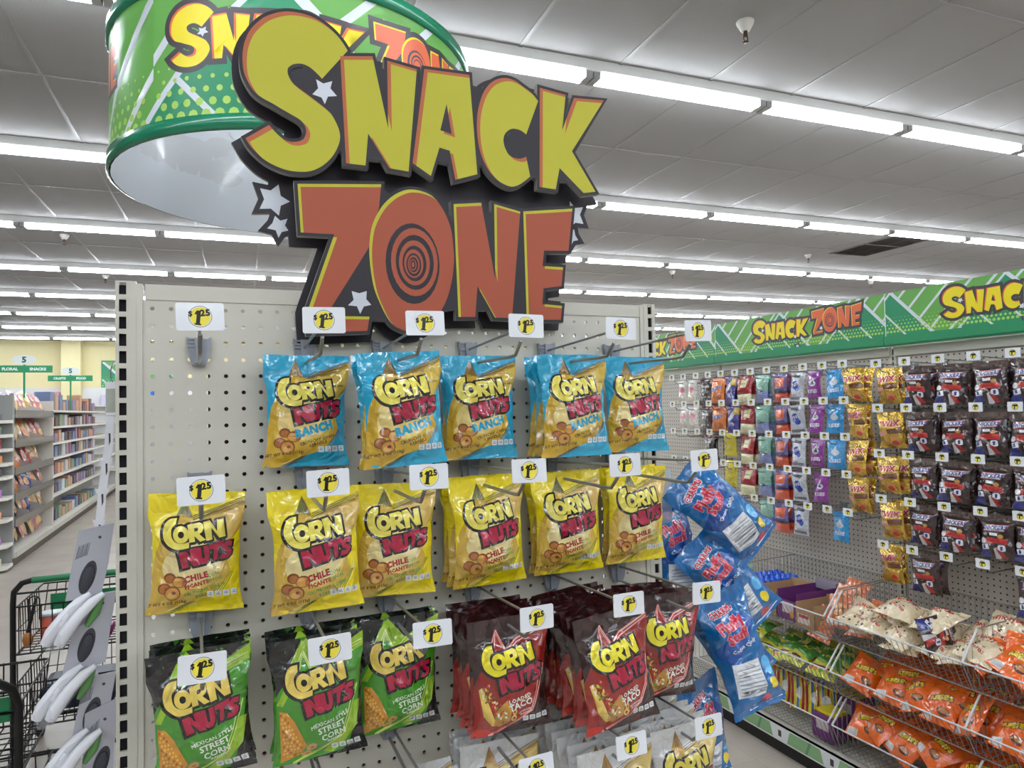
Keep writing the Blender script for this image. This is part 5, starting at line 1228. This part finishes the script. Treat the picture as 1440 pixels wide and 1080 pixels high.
# boxes on the white shelves
bxc = [(150, 84, 80), (190, 166, 110), (110, 124, 160), (196, 196, 196), (104, 78, 70), (130, 146, 120), (196, 150, 120), (150, 130, 160), (84, 88, 100)]
nb = 0
for si, z in enumerate((1.82, 1.58, 1.34, 1.12, .86, .58, .165)):
    y = 10.9
    while y < 14.8:
        w_ = rc.uniform(.14, .30); h = rc.uniform(.12, .19 if si else .28); c = bxc[rc.randrange(len(bxc))]
        o = obj('grocery_box', MB().bbox(-.10, .10, 0, w_*.9, 0, h, .004), None, mat('box_%d' % sum(c), c, rough=.5, var=.25)); o.location = (-2.29, y, z+.001)
        tag(o, 'grocery box, %s along the %s white shelf of the left aisle' % (NTH[min(int((y-10.9)/.2), 19)], NTH[si]), 'box', 'boxes on the left aisle shelves'); y += w_+rc.uniform(.0, .12); nb += 1
# end shelves facing the camera
es = thing('end_shelves', 'white end shelves of the left aisle gondola facing the camera', 'shelving')
obj('back_panel', MB().box(-3.1, -2.10, 8.46, 8.48, .05, 1.97), es, meshm); obj('kick_plate', MB().box(-3.05, -2.16, 8.12, 8.45, 0, .05), es, blackm)
EZ = [1.69, 1.53, 1.37, 1.21, 1.06, .83, .585, .30, .065]
for z in EZ: obj('shelf', MB().prism([(-3.1, 8.46), (-2.09, 8.46), (-2.09, 8.22), (-2.18, 8.10), (-3.1, 8.10)], 'z', z-.035, z), es, wht)
ec = [(90, 96, 104), (100, 120, 110), (150, 30, 60), (228, 150, 90), (60, 60, 66), (170, 110, 190), (222, 150, 110), (190, 120, 200), (220, 216, 190)]
for si, z in enumerate(EZ):
    for j in range(3):
        c = ec[si]; o = obj('small_good', MB().bbox(-.055, .055, -.05, .05, 0, .085 if si != 2 else .11, .012), None, mat('good_%d' % sum(c), c, rough=.5, var=.3)); o.location = (-2.21-.13*j, 8.25+rc.uniform(-.04, .04), z+.001)
        tag(o, 'small packed good, %s from the corner on the %s end shelf' % (NTH[j], NTH[si]), 'package', 'goods on the left end shelves')
# aisle signs
def aisle_sign(x, y, zb, lab, words_, s=1.):
    t = thing('aisle_sign', lab, 'sign', (x, y, 0))
    gs = mat('sign_board_green', (34, 146, 96), rough=.4); ws = mat('sign_letter_white', (226, 240, 232), rough=.4); wo = mat('sign_oval', (222, 228, 226), rough=.4); dg = mat('sign_digit_green', (20, 92, 70), rough=.4)
    obj('pole', MB().tube([(0, 0, zb), (0, 0, 2.44)], .012, 8), t, gs)
    a = Art(gs)
    for k, w_ in enumerate(words_): a.add_bold(xf(centred(text_loops(w_, .048)), -.15+.30*k, -.017), .003, ws)
    obj('sign_board', flat_mesh('sign_board', a, rect(-.31, -.045, .31, .045), lambda u, v, d: (u, -.014+d, 2.34+v), thick=.01, edge=gs), t)
    a = Art(wo); a.add_bold(xf(centred(text_loops('5', .10)), -.0, -.034), .005, dg)
    obj('number_oval', flat_mesh('number_oval', a, ell(0, 0, .135, .062, 32), lambda u, v, d: (u, -.014+d, 2.46+v), thick=.008, edge=wo), t)
aisle_sign(-2.21, 9.5, 1.97, 'green aisle sign with white oval 5, the nearer and larger of two', ('FLORAL', 'SNACKS'))
aisle_sign(-2.12, 12.0, 1.82, 'green aisle sign with white oval 5, the farther and smaller of two', ('CRAFTS', 'FOOD'))
# back wall fixtures and banner
bwf = thing('wall_shelving', 'white shelving along the yellow back wall', 'shelving')
obj('back_panel', MB().box(-7.5, 1.0, YB-.06, YB-.02, .0, 2.45), bwf, mat('panel_white', (226, 226, 228), rough=.5))
for z in (.4, .8, 1.2, 1.6, 2.0): obj('shelf', MB().box(-7.5, 1.0, YB-.50, YB-.06, z-.03, z), bwf, wht)
k = 0
for x, w_, h, c in ((-4.6, .5, .30, (214, 186, 196)), (-4.0, .28, .32, (232, 196, 110)), (-3.68, .18, .34, (206, 150, 170)), (-2.62, .35, .26, (206, 196, 226)), (-2.2, .3, .30, (90, 150, 220)), (-1.85, .4, .34, (40, 110, 210)), (-1.4, .3, .28, (150, 110, 90))):
    o = obj('stock_box', MB().bbox(0, w_, -.15, .15, 0, h, .01), None, mat('stock_%d' % sum(c), c, rough=.6, var=.15)); o.location = (x, YB-.26, 2.001); tag(o, '%s stock box along the top of the back wall shelving' % NTH[k], 'box', 'stock boxes on the back wall'); k += 1
a = banner_art(1.9, .72, 1.7, [], .1, .1, 1, .0)
t = thing('wall_banner', 'green striped banner high on the yellow back wall', 'banner', (-2.66, YB-.012, 2.42))
obj('banner_sheet', flat_mesh('banner_sheet', a, rect(0, 0, 1.9, .72), lambda u, v, d: (u, d, v), thick=.006), t)
obj('border', MB().box(0, 1.9, -.004, -.001, .68, .72).box(0, 1.9, -.004, -.001, 0, .035).box(0, .02, -.004, -.001, .035, .68), t, mat('rail_green', (40, 138, 92), rough=.4))

# ---------------------------------------------------------------- put every thing's origin at its own base
bpy.context.view_layer.update()
for o in list(SC.objects):
    if o.type == 'EMPTY' and o.parent is None and o.location.length < 1e-6 and o.rotation_euler.x == o.rotation_euler.y == o.rotation_euler.z == 0:
        pts = [ch.matrix_world @ Vector(c) for ch in o.children_recursive if ch.type == 'MESH' for c in ch.bound_box]
        if not pts: continue
        b = Vector(((min(p.x for p in pts)+max(p.x for p in pts))/2, (min(p.y for p in pts)+max(p.y for p in pts))/2, min(p.z for p in pts)))
        o.location = b
        for ch in o.children: ch.location = ch.location-b
